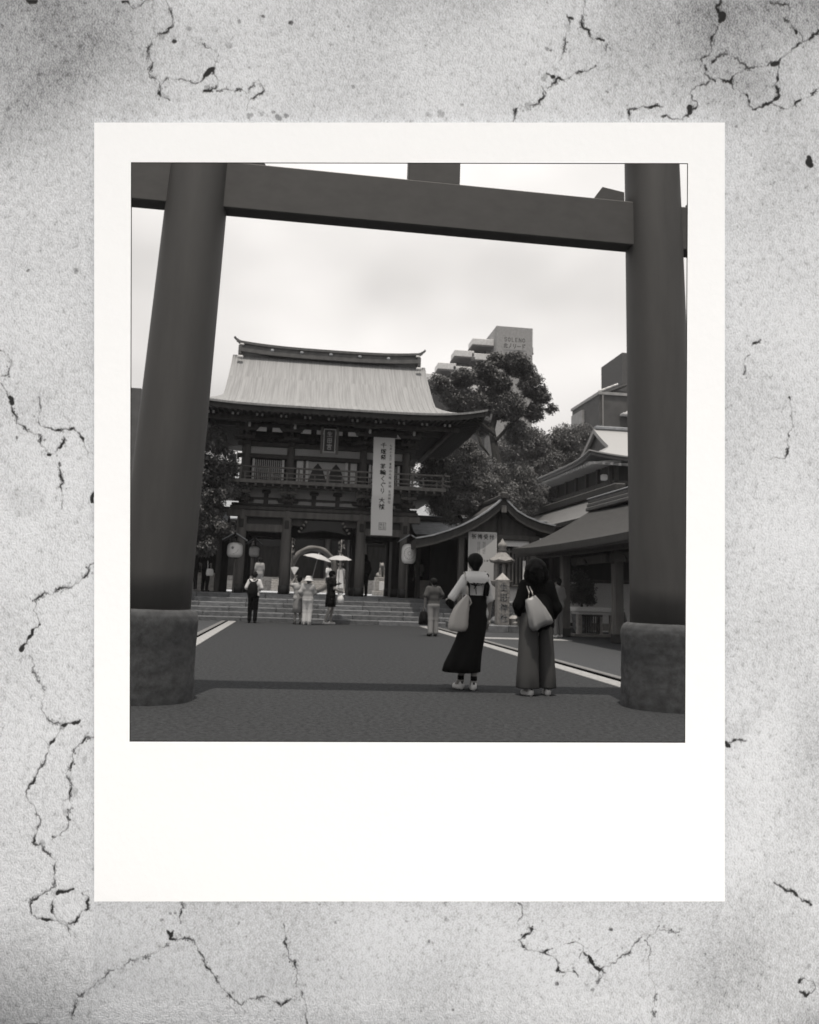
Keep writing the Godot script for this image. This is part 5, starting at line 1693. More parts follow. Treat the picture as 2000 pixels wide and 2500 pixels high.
# ---------------------------------------------------------------- lanterns and stone things
func paper_lantern(at: Vector3, w: float, h: float, label: String, crest: int, base_y: float) -> void:
	var t := thing("paper_lantern", label, "lantern", at, 0.0, "paper lanterns at the gate")
	var im := Image.create(256, 128, false, Image.FORMAT_RGB8)
	im.fill(lin(0.70 if crest == 0 else 0.48))
	var c := Vector2(192 if crest != 2 else 202, 62 if crest != 2 else 46)
	for y in 128:
		for x in 256:
			var d := Vector2((x - c.x) * (w * PI / h) * 0.5, y - c.y)
			var r := d.length()
			var on := false
			if crest == 0:
				on = r < 40 and r > 9 and (absf(fposmod(d.angle() * 16.0 / TAU, 1.0) - 0.5) > 0.40 or absf(r - 38.5) < 1.6 or absf(r - 11) < 1.6)
			elif crest == 1:
				on = r < 3
			else:
				on = (r < 12) or (r > 50 and r < 53 and d.y > 12.0 and x < 200)
			if on:
				im.set_pixel(x, y, lin(0.12 if crest != 0 else 0.25))
			elif y % 9 == 0:
				im.set_pixel(x, y, lin(0.60))
	var st := S(false)
	var n := 32
	var rows := 14
	var P := func(i: int, j: int) -> Vector3:
		var v := float(j) / rows * 2.0 - 1.0
		var r := w * 0.5 * pow(1.0 - pow(absf(v), 4.5) * 0.62, 0.6)
		var an := TAU * i / n
		return Vector3(cos(an) * r, -v * h * 0.5, sin(an) * r)
	for i in n:
		for j in rows:
			var p := [P.call(i, j), P.call(i + 1, j), P.call(i + 1, j + 1), P.call(i, j + 1)]
			var u := []
			for q in [[i, j], [i + 1, j], [i + 1, j + 1], [i, j + 1]]:
				u.append(Vector2(0.5 + float(q[0]) / n, float(q[1]) / rows))
			uvquad(st, p, u)
	fin(st, "paper_body", print_mat(im, 0.85), t)
	for s in [-1, 1]:
		st = S(false)
		tube(st, [Vector3(0, s * h * 0.49, 0), Vector3(0, s * (h * 0.5 + 0.03), 0)], [w * 0.28], 24)
		fin(st, "rim", mats.black, t)
	st = S()
	for s in [-1, 1]:
		var e := Vector3(s * w * 0.78, h * 0.5 + 0.06, 0)
		var top := Vector3(0, h * 0.5 + 0.30, 0)
		bar(st, e, top, w * 1.3, 0.035)
	bx(st, Vector3(0, h * 0.5 + 0.31, 0), Vector3(0.07, 0.06, w * 1.4), 0.01)
	fin(st, "little_roof", mats.wood_dark, t)
	st = S()
	for s in [-1, 1]:
		bar(st, Vector3(s * w * 0.80, h * 0.5 + 0.07, w * 0.66), Vector3(0, h * 0.5 + 0.325, w * 0.66), 0.02, 0.03)
	fin(st, "roof_trim", mats.copper, t)
	st = S(false)
	var low := base_y - at.y
	tube(st, [Vector3(0, low, -w * 0.62), Vector3(0, h * 0.5 + 0.28, -w * 0.62)], [0.035], 10)
	fin(st, "stand", mats.wood, t)
	st = S()
	bar(st, Vector3(0, h * 0.5 + 0.18, -w * 0.62), Vector3(0, h * 0.5 + 0.18, w * 0.2), 0.04, 0.05)
	bx(st, Vector3(0, low + 0.04, -w * 0.62), Vector3(0.4, 0.08, 0.4), 0.02)
	fin(st, "bracket_arm", mats.wood_dark, t)

func lanterns() -> void:
	paper_lantern(Vector3(4.01, 2.41, -28.95), 0.50, 0.68, "large white paper lantern with a flower crest right of the gate steps", 0, 0.72)
	paper_lantern(Vector3(-1.96, 2.31, -28.95), 0.52, 0.50, "white paper lantern with a dark round mark at the gate's left column", 2, 0.72)
	paper_lantern(Vector3(-1.40, 2.36, -31.0), 0.37, 0.38, "small plain white paper lantern inside the gate's left bay", 1, 0.874)

func hexring(r: float, y: float, up := 0.0) -> Array:
	var o := []
	for k in 12:
		var an := -TAU * k / 12.0
		var q := r if k % 2 == 0 else r * 0.90
		o.append(Vector3(cos(an) * q, y + (up if k % 2 == 0 else 0.0), sin(an) * q))
	return o

func stone_things() -> void:
	var pb := thing("stone_plinth_terrace", "low stone terrace carrying the name pillar and lantern before the office", "terrace", Vector3(6.9, 0, -26.2))
	for i in 6:
		box("kerb_stone", mats[["step_a", "step_c", "step_b"][i % 3]], pb, Vector3(-1.35 + i * 0.62, 0.10, 1.45), Vector3(0.61, 0.215, 0.34), 0.02)
	box("terrace_bed", mats.step_b, pb, Vector3(0.1, 0.098, -0.1), Vector3(3.8, 0.2, 2.75))
	# name pillar
	var sp := thing("name_pillar", "square stone name pillar with carved characters and pale pyramid top", "stone pillar", Vector3(6.43, 0.2, -25.2))
	box("shaft", mats.stone, sp, Vector3(0, 0.68, 0), Vector3(0.38, 1.36, 0.34), 0.015)
	var st := S()
	var b := [Vector3(-0.19, 1.36, 0.17), Vector3(0.19, 1.36, 0.17), Vector3(0.19, 1.36, -0.17), Vector3(-0.19, 1.36, -0.17)]
	for i in 4:
		tri(st, b[i], Vector3(0, 1.58, 0), b[(i + 1) % 4])
	fin(st, "pyramid_top", mats.stone_pale, sp)
	st = S()
	for i in 4:
		glyph_mesh(st, ["iku", "ta", "jin", "sha"][i], Vector3(-0.125, 1.27 - i * 0.31, 0.171), 0.25, 0.032, 0.006)
	fin(st, "carved_lettering", mats.stone_dark, sp)
	# lantern
	var ln := thing("stone_lantern", "weathered stone lantern with an upturned roof and bulb finial behind the name pillar", "stone lantern", Vector3(6.68, 0.2, -26.25))
	st = S(false)
	lathe(st, [Vector2(0.36, 0.0), Vector2(0.36, 0.12), Vector2(0.28, 0.2), Vector2(0.16, 0.28), Vector2(0.14, 0.7), Vector2(0.15, 1.05), Vector2(0.2, 1.12)], 18)
	fin(st, "shaft", mats.stone_dark, ln)
	st = S()
	skin(st, [hexring(0.2, 1.12), hexring(0.36, 1.24), hexring(0.38, 1.34), hexring(0.30, 1.36)])
	fin(st, "platform", mats.stone, ln)
	for k in 6:
		var an := TAU * (k + 0.5) / 6.0
		var fb := box("firebox_post", mats.stone, ln, Vector3(cos(an) * 0.22, 1.62, sin(an) * 0.22), Vector3(0.10, 0.54, 0.10), 0.015, Basis(Vector3.UP, -an))
	box("firebox_core", mats.stone_dark, ln, Vector3(0, 1.62, 0), Vector3(0.16, 0.52, 0.16))
	st = S()
	skin(st, [hexring(0.26, 1.89), hexring(0.42, 1.93, 0.03), hexring(0.43, 1.98, 0.045), hexring(0.29, 2.10), hexring(0.15, 2.24), hexring(0.13, 2.26)])
	fin(st, "roof", mats.stone, ln)
	st = S(false)
	lathe(st, [Vector2(0.12, 2.24), Vector2(0.10, 2.30), Vector2(0.15, 2.33), Vector2(0.10, 2.37), Vector2(0.15, 2.44), Vector2(0.14, 2.52), Vector2(0.06, 2.60), Vector2(0.03, 2.66), Vector2(0.004, 2.70)], 18)
	fin(st, "finial", mats.stone, ln)
	# rough stones at the foot of the pillar
	for k in 5:
		var r := thing("foot_stone", ["small flat stone left of the name pillar, nearest the road", "dark squat stone left of the name pillar, behind another", "small pale-topped stone right of the name pillar", "dark stone tucked right of the pillar beside the lantern", "low round stone farthest right on the terrace"][k], "stone", Vector3([5.9, 5.98, 6.82, 6.98, 7.5][k], 0.2, [-25.1, -25.6, -25.2, -25.6, -25.2][k]))
		st = S()
		lathe(st, [Vector2(0.14, 0.0), Vector2(0.15, 0.08), Vector2(0.13, 0.16), Vector2(0.12 if k != 2 else 0.16, 0.2), Vector2(0.08, [0.24, 0.34, 0.3, 0.36, 0.18][k])], 9, Vector3.ZERO, Vector3.ZERO, 0.04, 60 + k)
		fin(st, "stone", mats[["stone_pale", "stone_dark", "stone_pale", "stone_dark", "stone"][k]], r)
	# guardian dog on its pedestal
	var gd := thing("guardian_dog", "grey stone guardian dog seated on a pedestal seen through the gate's right bay", "statue", Vector3(4.25, 1.742, -40.0), 0.25)
	st = S(false)
	sdf(st, [B(Vector3(0.02, 0.12, -0.10), Vector3(0, 0.34, 0.06), 0.13, 0.10), B(Vector3(0, 0.3, 0.06), Vector3(-0.02, 0.44, 0.10), 0.11, 0.10), B(Vector3(-0.03, 0.50, 0.12), Vector3(-0.04, 0.47, 0.22), 0.085, 0.055), B(Vector3(0.02, 0.42, 0.03), Vector3(0.0, 0.54, 0.05), 0.07, 0.05), B(Vector3(-0.09, 0.3, 0.13), Vector3(-0.09, 0.02, 0.17), 0.05, 0.04), B(Vector3(0.07, 0.3, 0.13), Vector3(0.07, 0.02, 0.17), 0.05, 0.04), B(Vector3(-0.09, 0.02, 0.15), Vector3(-0.09, 0.02, 0.22), 0.035, 0.03), B(Vector3(0.07, 0.02, 0.15), Vector3(0.07, 0.02, 0.22), 0.035, 0.03), B(Vector3(-0.12, 0.1, -0.1), Vector3(-0.12, 0.04, 0.06), 0.08, 0.05), B(Vector3(0.13, 0.1, -0.1), Vector3(0.13, 0.04, 0.06), 0.08, 0.05), B(Vector3(0.06, 0.12, -0.2), Vector3(0.16, 0.34, -0.22), 0.05, 0.07), B(Vector3(-0.10, 0.57, 0.10), Vector3(-0.11, 0.60, 0.08), 0.025, 0.015), B(Vector3(0.03, 0.57, 0.10), Vector3(0.04, 0.60, 0.08), 0.025, 0.015)], 0.018, 0.04)
	gd.scale = Vector3.ONE * 1.15
	fin(st, "body", mats.stone, gd)
	var pd := thing("statue_pedestal", "tapered pale stone pedestal under the guardian dog", "pedestal", Vector3(4.26, 0.872, -40.0))
	st = S()
	for q in [[0.0, 0.80, 0.21], [0.21, 0.68, 0.49], [0.70, 0.61, 0.17]]:
		bx(st, Vector3(0, q[0] + q[2] * 0.5, 0), Vector3(q[1], q[2] - 0.004, q[1]), 0.02)
	fin(st, "blocks", mats.stone_pale, pd)
	box("face_panel", mats.plaster_white, pd, Vector3(0, 0.45, 0.342), Vector3(0.26, 0.42, 0.02), 0.008)
	# water trough
	var w := thing("water_trough", "stone water trough on legs with upright bars under the pavilion", "water basin", Vector3(8.85, 0, -23.9))
	st = S()
	bx(st, Vector3(0, 0.76, 0.36), Vector3(1.25, 0.14, 0.10), 0.03)
	bx(st, Vector3(0, 0.76, -0.36), Vector3(1.25, 0.14, 0.10), 0.03)
	bx(st, Vector3(-0.575, 0.76, 0), Vector3(0.10, 0.14, 0.62), 0.03)
	bx(st, Vector3(0.575, 0.76, 0), Vector3(0.10, 0.14, 0.62), 0.03)
	bx(st, Vector3(0, 0.66, 0), Vector3(1.1, 0.06, 0.66), 0.01)
	fin(st, "basin", mats.plaster_white, w)
	for x in [-0.5, 0.12, 0.5]:
		box("leg", mats.stone_pale, w, Vector3(x, 0.315, 0.2), Vector3(0.13, 0.62, 0.2), 0.015)
	for i in 7:
		box("upright_bar", mats.wood_dark, w, Vector3(-0.36 + i * 0.07, 0.36, 0.33), Vector3(0.03, 0.54, 0.03))
	box("bar_rail", mats.wood_dark, w, Vector3(-0.15, 0.60, 0.34), Vector3(0.62, 0.05, 0.03))
	box("foot_slab", mats.stone, w, Vector3(0, 0.03, 0.1), Vector3(1.5, 0.06, 0.9), 0.01)
	var jr := thing("water_jar", "black lidded jar beside the trough's right end", "jar", Vector3(9.25, 0, -22.9))
	st = S(false)
	lathe(st, [Vector2(0.14, 0.0), Vector2(0.2, 0.2), Vector2(0.22, 0.5), Vector2(0.17, 0.72), Vector2(0.12, 0.78), Vector2(0.15, 0.82), Vector2(0.06, 0.88), Vector2(0.02, 0.94)], 18)
	fin(st, "jar_body", mats.black, jr)

# ---------------------------------------------------------------- banner, grass ring, poles
func gate_dressing() -> void:
	var im := Image.create(256, 1160, false, Image.FORMAT_RGB8)
	im.fill(lin(0.55))
	var ks := ["sen", "tou", "sai", "", "chi", "rin", "ku", "gu", "ri", "", "dai", "harae"]
	var y := 62.0
	for k in ks:
		if k == "":
			y += 34
			continue
		ink(im, k, 86, y, 66, 10.0, lin(0.015), 1.1)
		y += 74
	var sm := ["nana", "getsu", "juu", "itsu", "nichi", "", "natsu", "sai", "no", "dai", "harae", "", "ki", "tou2", "", "iku", "ta", "jin", "sha"]
	y = 80.0
	for k in sm:
		if k == "":
			y += 20
			continue
		ink(im, k, 192, y, 34, 4.4, lin(0.10))
		y += 41
	for q in [[92, 1010, 84, 5], [98, 1016, 72, 3]]:
		for e in [[q[0], q[1], q[2], q[3]], [q[0], q[1] + q[2], q[2] + q[3], q[3]], [q[0], q[1], q[3], q[2]], [q[0] + q[2], q[1], q[3], q[2] + q[3]]]:
			im.fill_rect(Rect2i(e[0], e[1], e[2], e[3]), lin(0.22))
	for i in 4:
		ink(im, ["iku", "ta", "jin", "sha"][i], 136 - (i / 2) * 34, 1022 + (i % 2) * 34, 31, 5.0, lin(0.2))
	var t := thing("festival_banner", "long white hanging banner with black brush characters over the gate's right bay", "banner", Vector3(3.0, 0, 0))
	var st := S(false)
	var prof := [[6.50, -28.98, 0.0], [5.9, -28.92, 0.0], [5.3, -28.86, 0.0], [4.95, -28.82, 0.0], [4.55, -28.80, 0.0], [4.42, -28.79, 0.0], [4.30, -28.82, -0.004], [3.9, -28.90, 0.0], [3.4, -28.96, 0.02], [3.02, -29.0, 0.03]]
	var n := 10
	for i in prof.size() - 1:
		for j in n:
			var p := []
			var u := []
			for q in [[i, j], [i, j + 1], [i + 1, j + 1], [i + 1, j]]:
				var r = prof[q[0]]
				var a := float(q[1]) / n
				p.append(Vector3((a - 0.5) * 0.76 + r[2], r[0], r[1] + 0.012 * sin(a * 7.0 + r[0] * 1.3)))
				u.append(Vector2(a, (6.50 - r[0]) / 3.48))
			uvquad(st, p, u)
	var bm := print_mat(im, 0.9)
	bm.backlight_enabled = true
	bm.backlight = lin(0.08)
	fin(st, "cloth", bm, t)
	st = S(false)
	tube(st, [Vector3(-0.46, 6.53, -28.98), Vector3(0.46, 6.53, -28.98)], [0.03], 10)
	fin(st, "hanging_bar", mats.black, t)
	box("hanging_board", mats.wood_dark, t, Vector3(0, 6.60, -29.03), Vector3(0.92, 0.10, 0.05), 0.01)
	# woven grass ring with its posts
	var g := thing("grass_ring", "large woven grass purification ring standing in the gate's middle bay", "grass ring", Vector3(0.99, 0.872, -39.9))
	st = S(false)
	var ns := FastNoiseLite.new()
	ns.frequency = 3.0
	var rings := []
	for i in 49:
		var a := TAU * i / 48.0
		var c := Vector3(sin(a), -cos(a), 0) * 1.0 + Vector3(0, 1.12, 0)
		var ring := []
		for k in 10:
			var b := TAU * k / 10.0
			var r := 0.125 * (1.0 + 0.12 * sin(b * 3.0 + i * 1.3)) + 0.012 * ns.get_noise_2d(i, k)
			ring.append(c + (Vector3(sin(a), -cos(a), 0) * cos(b) + Vector3(0, 0, 1) * sin(b)) * r)
		rings.append(ring)
	skin(st, rings, false)
	fin(st, "woven_ring", mats.rope, g)
	for s in [-1, 1]:
		var d := thing("bamboo_pole", "bamboo pole with pale paper streamers and leaves %s of the grass ring" % ("left" if s < 0 else "right"), "pole", Vector3(1.09 + s * 1.17, 0.872, -39.7))
		st = S(false)
		tube(st, [Vector3(0, 0, 0), Vector3(0, 3.0, 0)], [0.035, 0.02], 8)
		fin(st, "cane", mats.stone_pale, d)
		var r2 := RandomNumberGenerator.new()
		r2.seed = 40 + s
		st = S()
		for k in 46:
			var p := Vector3(r2.randf_range(-0.16, 0.16), r2.randf_range(1.15, 2.8), r2.randf_range(-0.12, 0.14))
			bx(st, p, Vector3(0.07, 0.10, 0.004), 0.0, Basis.from_euler(Vector3(r2.randf_range(-0.8, 0.8), r2.randf() * 3.0, r2.randf_range(-0.6, 0.6))))
		fin(st, "leaf_spray", mats.stone, d).set_meta("kind", "stuff")
		for k in (4 if s > 0 else 2):
			box("paper_streamer", mats.paper, d, Vector3(-0.12 + 0.075 * k, 0.72 if s > 0 else 1.7, 0.06 + 0.004 * k), Vector3(0.085, 0.85 if s > 0 else 0.5, 0.003), 0.0, Basis(Vector3.BACK, 0.05 * (k - 1.5)))

# ---------------------------------------------------------------- people
var hand_mesh := []
var head_mesh: ArrayMesh

func hand_bones(s: float) -> Array:
	var o := [B(Vector3(0, 0.02, 0), Vector3(0, -0.03, 0), 0.024, 0.024, 1.3)]
	for k in 4:
		var x := (-0.030 + 0.020 * k) * s
		o.append(B(Vector3(x * 0.6, -0.02, 0), Vector3(x, -0.082, 0), 0.013, 0.0115))
		var l: float = [0.052, 0.070, 0.076, 0.068][k]
		var m1 := Vector3(x * 1.12, -0.082 - l * 0.45, -0.006)
		o.append(B(Vector3(x, -0.082, 0), m1, 0.0098, 0.009))
		o.append(B(m1, Vector3(x * 1.15, -0.082 - l * 0.92, -0.026), 0.009, 0.0075))
	var t0 := Vector3(0.026 * s, -0.025, -0.005)
	var t1 := Vector3(0.052 * s, -0.060, -0.018)
	o.append(B(t0, t1, 0.014, 0.0115))
	o.append(B(t1, Vector3(0.050 * s, -0.092, -0.030), 0.0112, 0.009))
	return o

func head_bones() -> Array:
	return [
		B(Vector3(0, 0.022, 0.018), Vector3(0, 0.03, -0.012), 0.084, 0.080), B(Vector3(0, -0.02, -0.03), Vector3(0, -0.075, -0.052), 0.062, 0.034),
		B(Vector3(-0.03, -0.03, -0.045), Vector3(0.03, -0.03, -0.045), 0.042, 0.042), B(Vector3(0, 0.012, -0.088), Vector3(0, -0.028, -0.108), 0.009, 0.013),
		B(Vector3(-0.012, -0.031, -0.098), Vector3(0.012, -0.031, -0.098), 0.008, 0.008), B(Vector3(-0.04, 0.028, -0.078), Vector3(0.04, 0.028, -0.078), 0.014, 0.014),
		B(Vector3(-0.032, 0.008, -0.098), Vector3(-0.030, 0.008, -0.098), 0.013, 0.013, 1.0, true), B(Vector3(0.032, 0.008, -0.098), Vector3(0.030, 0.008, -0.098), 0.013, 0.013, 1.0, true),
		B(Vector3(-0.032, 0.008, -0.079), Vector3(-0.0315, 0.008, -0.079), 0.013, 0.013), B(Vector3(0.032, 0.008, -0.079), Vector3(0.0315, 0.008, -0.079), 0.013, 0.013),
		B(Vector3(-0.017, -0.056, -0.086), Vector3(0.017, -0.056, -0.086), 0.008, 0.008), B(Vector3(-0.014, -0.065, -0.084), Vector3(0.014, -0.065, -0.084), 0.008, 0.008),
		B(Vector3(-0.080, 0.015, 0.008), Vector3(-0.078, -0.025, 0.0), 0.016, 0.011), B(Vector3(0.080, 0.015, 0.008), Vector3(0.078, -0.025, 0.0), 0.016, 0.011),
		B(Vector3(0, -0.05, 0.012), Vector3(0, -0.15, 0.022), 0.048, 0.052)]

# d: measures at 1.7 m; scaled to d.h
func joints(d: Dictionary) -> Dictionary:
	var j := {
		"hl": Vector3(-0.085, 0.90, 0), "hr": Vector3(0.085, 0.90, 0), "kl": Vector3(-0.09, 0.49, -0.02), "kr": Vector3(0.09, 0.49, -0.02),
		"al": Vector3(-0.09, 0.085, 0.02), "ar": Vector3(0.09, 0.085, 0.02), "tl": Vector3(-0.105, 0.032, -0.125), "tr": Vector3(0.105, 0.032, -0.125),
		"sl": Vector3(-0.165, 1.385, 0.0), "sr": Vector3(0.165, 1.385, 0.0), "el": Vector3(-0.215, 1.11, 0.03), "er": Vector3(0.215, 1.11, 0.03),
		"wl": Vector3(-0.22, 0.87, -0.05), "wr": Vector3(0.22, 0.87, -0.05), "pe": Vector3(0, 0.94, 0), "wa": Vector3(0, 1.12, 0), "ch": Vector3(0, 1.29, 0), "ne": Vector3(0, 1.43, 0.01), "he": Vector3(0, 1.580, -0.012)}
	for k in d.get("j", {}):
		j[k] = d.j[k]
	var s: float = d.h / 1.7
	for k in j:
		j[k] = j[k] * s
	return j

func torso_bones(j: Dictionary, s: float, g: float) -> Array:
	var x := Vector3(1, 0, 0) * s
	return [
		B(j.ch - x * 0.085, j.wa - x * 0.055, 0.106 * s + g, 0.094 * s + g, 1.2), B(j.ch + x * 0.085, j.wa + x * 0.055, 0.106 * s + g, 0.094 * s + g, 1.2),
		B(j.wa - x * 0.055, j.pe - x * 0.065, 0.094 * s + g, 0.110 * s + g, 1.16), B(j.wa + x * 0.055, j.pe + x * 0.065, 0.094 * s + g, 0.110 * s + g, 1.16),
		B(j.pe - x * 0.065 - Vector3(0, 0.03, 0), j.pe + x * 0.065 - Vector3(0, 0.03, 0), 0.112 * s + g, 0.112 * s + g, 1.12), B(j.wa - x * 0.055, j.wa + x * 0.055, 0.095 * s + g, 0.095 * s + g, 1.2),
		B(j.ch - x * 0.085, j.ch + x * 0.085, 0.108 * s + g, 0.108 * s + g, 1.18), B(j.sl + x * 0.03, j.sr - x * 0.03, 0.058 * s + g, 0.058 * s + g, 1.1), B((j.ch + j.ne) * 0.5, j.ne - Vector3(0, 0.01, 0), 0.075 * s + g, 0.055 * s + g)]

func arm_bones(j: Dictionary, s: float, g: float, frac: float, flare := 0.0) -> Array:
	var o := []
	for q in [["sl", "el", "wl"], ["sr", "er", "wr"]]:
		var a: Vector3 = j[q[0]]
		var b: Vector3 = j[q[1]]
		var c: Vector3 = j[q[2]]
		if frac >= 1.0:
			o.append(B(a, b, 0.052 * s + g, 0.041 * s + g + flare * 0.5))
			o.append(B(b, b.lerp(c, minf(frac - 1.0, 1.0)), 0.041 * s + g + flare * 0.5, 0.029 * s + g + flare))
		else:
			o.append(B(a, a.lerp(b, frac), 0.052 * s + g, 0.044 * s + g + flare))
	return o

func leg_bones(j: Dictionary, s: float, g: float, frac: float, flare := 0.0) -> Array:
	var o := []
	for q in [["hl", "kl", "al"], ["hr", "kr", "ar"]]:
		var a: Vector3 = j[q[0]]
		var b: Vector3 = j[q[1]]
		var c: Vector3 = j[q[2]]
		if frac >= 1.0:
			o.append(B(a, b, 0.086 * s + g, 0.057 * s + g + flare * 0.5))
			o.append(B(b, b.lerp(c, minf(frac - 1.0, 1.0)), 0.057 * s + g + flare * 0.5, 0.038 * s + g + flare))
		else:
			o.append(B(a, a.lerp(b, frac), 0.086 * s + g, 0.066 * s + g + flare))
	return o

func person(label: String, at: Vector3, yaw: float, d: Dictionary) -> Node3D:
	if head_mesh == null:
		var hs := S(false)
		sdf(hs, head_bones(), 0.0065, 0.014)
		hs.generate_normals()
		head_mesh = hs.commit()
		for sg in [-1.0, 1.0]:
			hs = S(false)
			sdf(hs, hand_bones(sg), 0.0045, 0.006)
			hs.generate_normals()
			hand_mesh.append(hs.commit())
	var t := thing("person", label, "person", at, yaw)
	var j := joints(d)
	var s: float = d.h / 1.7
	var cell: float = d.get("cell", 0.024)
	# the body, one skin
	var st := S(false)
	var bones := torso_bones(j, s, -0.012) + arm_bones(j, s, 0.0, 2.0) + leg_bones(j, s, 0.0, 2.0)
	bones.append(B(j.ne, j.he - Vector3(0, 0.06, 0) * s, 0.052 * s, 0.05 * s))
	bones.append(B(j.al, j.tl, 0.04 * s, 0.032 * s))
	bones.append(B(j.ar, j.tr, 0.04 * s, 0.032 * s))
	sdf(st, bones, cell, 0.03)
	st.append_from(head_mesh, 0, Transform3D(Basis(Vector3.UP, d.get("look", 0.0)) * Basis(Vector3.RIGHT, d.get("nod", 0.0)).scaled(Vector3(s, s, s)), j.he))
	for q in [["el", "wl", 1], ["er", "wr", 0]]:
		var y: Vector3 = -(j[q[1]] - j[q[0]]).normalized()
		var x := Vector3(0, 0, -1.0)
		var z := x.cross(y).normalized()
		x = y.cross(z).normalized()
		if q[2] == 1:
			x = x
			z = x.cross(y)
		st.append_from(hand_mesh[q[2]], 0, Transform3D(Basis(x, y, z).scaled(Vector3(s, s, s)), j[q[1]]))
	fin(st, "body", mats.skin, t)
	# hair
	if d.has("hair"):
		st = S(false)
		var c: Vector3 = j.he
		var hb := []
		var sub := [B(c + Vector3(0, -0.03, -0.16) * s, c + Vector3(0, -0.06, -0.13) * s, 0.105 * s, 0.10 * s, 1.0, true)]
		match d.hair:
			"short":
				hb = [B(c + Vector3(0, 0.035, 0.02) * s, c + Vector3(0, 0.04, -0.02) * s, 0.098 * s, 0.092 * s), B(c + Vector3(0, 0.0, 0.045) * s, c + Vector3(0, -0.055, 0.05) * s, 0.078 * s, 0.052 * s)]
			"bob":
				hb = [B(c + Vector3(0, 0.04, 0.015) * s, c + Vector3(0, 0.0, 0.02) * s, 0.108 * s, 0.115 * s), B(c + Vector3(-0.05, -0.05, 0.02) * s, c + Vector3(-0.06, -0.12, 0.03) * s, 0.075 * s, 0.06 * s), B(c + Vector3(0.05, -0.05, 0.02) * s, c + Vector3(0.06, -0.12, 0.03) * s, 0.075 * s, 0.06 * s), B(c + Vector3(0, -0.05, 0.05) * s, c + Vector3(0, -0.12, 0.055) * s, 0.085 * s, 0.06 * s)]
			"bushy":
				var r2 := RandomNumberGenerator.new()
				r2.seed = 3
				hb = [B(c + Vector3(0, 0.045, 0.02) * s, c + Vector3(0, -0.02, 0.02) * s, 0.118 * s, 0.138 * s), B(c + Vector3(-0.07, -0.05, 0.02) * s, c + Vector3(-0.085, -0.13, 0.03) * s, 0.085 * s, 0.065 * s), B(c + Vector3(0.07, -0.05, 0.02) * s, c + Vector3(0.085, -0.13, 0.03) * s, 0.085 * s, 0.065 * s), B(c + Vector3(0, -0.05, 0.06) * s, c + Vector3(0, -0.14, 0.065) * s, 0.10 * s, 0.07 * s)]
				for k in 46:
					var dv := Vector3(r2.randfn(), r2.randfn() * 0.9, absf(r2.randfn()) - 0.2).normalized()
					var q := c + (Vector3(0, -0.02, 0.02) + dv * 0.135) * s
					hb.append(B(q, q + (dv * 0.02 + Vector3(0, -0.015, 0)) * s, 0.024 * s, 0.012 * s))
			"bun":
				hb = [B(c + Vector3(0, 0.035, 0.02) * s, c + Vector3(0, 0.03, -0.02) * s, 0.097 * s, 0.09 * s), B(c + Vector3(0, 0.05, 0.11) * s, c + Vector3(0, 0.07, 0.12) * s, 0.045 * s, 0.045 * s), B(c + Vector3(0, -0.02, 0.04) * s, c + Vector3(0, -0.05, 0.05) * s, 0.07 * s, 0.05 * s)]
		sdf(st, hb + sub, cell * 0.55, 0.025)
		var hm := fin(st, "hair", mats[d.get("hair_mat", "hair")], t)
		if d.hair == "bushy":
			st = S(false)
			var r3 := RandomNumberGenerator.new()
			r3.seed = 8
			for k in 420:
				var dv := Vector3(r3.randfn(), r3.randfn() * 0.85 + 0.1, absf(r3.randfn()) - 0.25).normalized()
				var q := c + (Vector3(0, -0.03 if dv.y > -0.4 else -0.09, 0.02) + dv * Vector3(0.142, 0.15, 0.135)) * s
				var pts := []
				var side := dv.cross(Vector3.UP).normalized()
				for m_ in 5:
					pts.append(q + (side * sin(m_ * 1.6 + k) * 0.014 + Vector3(0, -0.017 * m_, 0) + dv * (0.006 + 0.008 * sin(m_ * 1.1 + k * 2.0))) * s)
				tube(st, pts, [0.0035, 0.0045, 0.0045, 0.004, 0.002], 4)
			fin(st, "hair_curls", mats.hair, hm).set_meta("kind", "stuff")
	# top
	if d.has("top"):
		st = S(false)
		var g: float = d.get("top_gap", 0.008)
		var tb := torso_bones(j, s, g) + arm_bones(j, s, g + 0.004, d.get("sleeve", 0.7), d.get("sleeve_flare", 0.008))
		tb.append(B(j.ne + Vector3(0, 0.10, 0) * s, j.ne + Vector3(0, 0.2, 0) * s, 0.06 * s, 0.08 * s, 1.0, true))
		sdf(st, tb, cell * 0.9, 0.045)
		fin(st, "top", mats[d.top], t)
	if d.has("trousers"):
		st = S(false)
		var g2: float = d.get("leg_gap", 0.014)
		var lb := leg_bones(j, s, g2, d.get("leg", 1.95), d.get("leg_flare", 0.012))
		lb.append(B(j.pe - Vector3(0.06, 0.04, 0) * s, j.pe + Vector3(0.06, -0.04, 0) * s, 0.115 * s + g2, 0.115 * s + g2, 1.1))
		sdf(st, lb, cell * 0.9, 0.025)
		fin(st, "trousers", mats[d.trousers], t)
	if d.has("skirt"):
		st = S(false)
		var rows := []
		for r in d.skirt[1]:
			rows.append([r[0] * s, r[1] * s, r[2] * s, r[3] * s, r[4] * s, r[5]])
		loft(st, rows, 40, 6, 0.7)
		fin(st, "skirt", mats[d.skirt[0]], t)
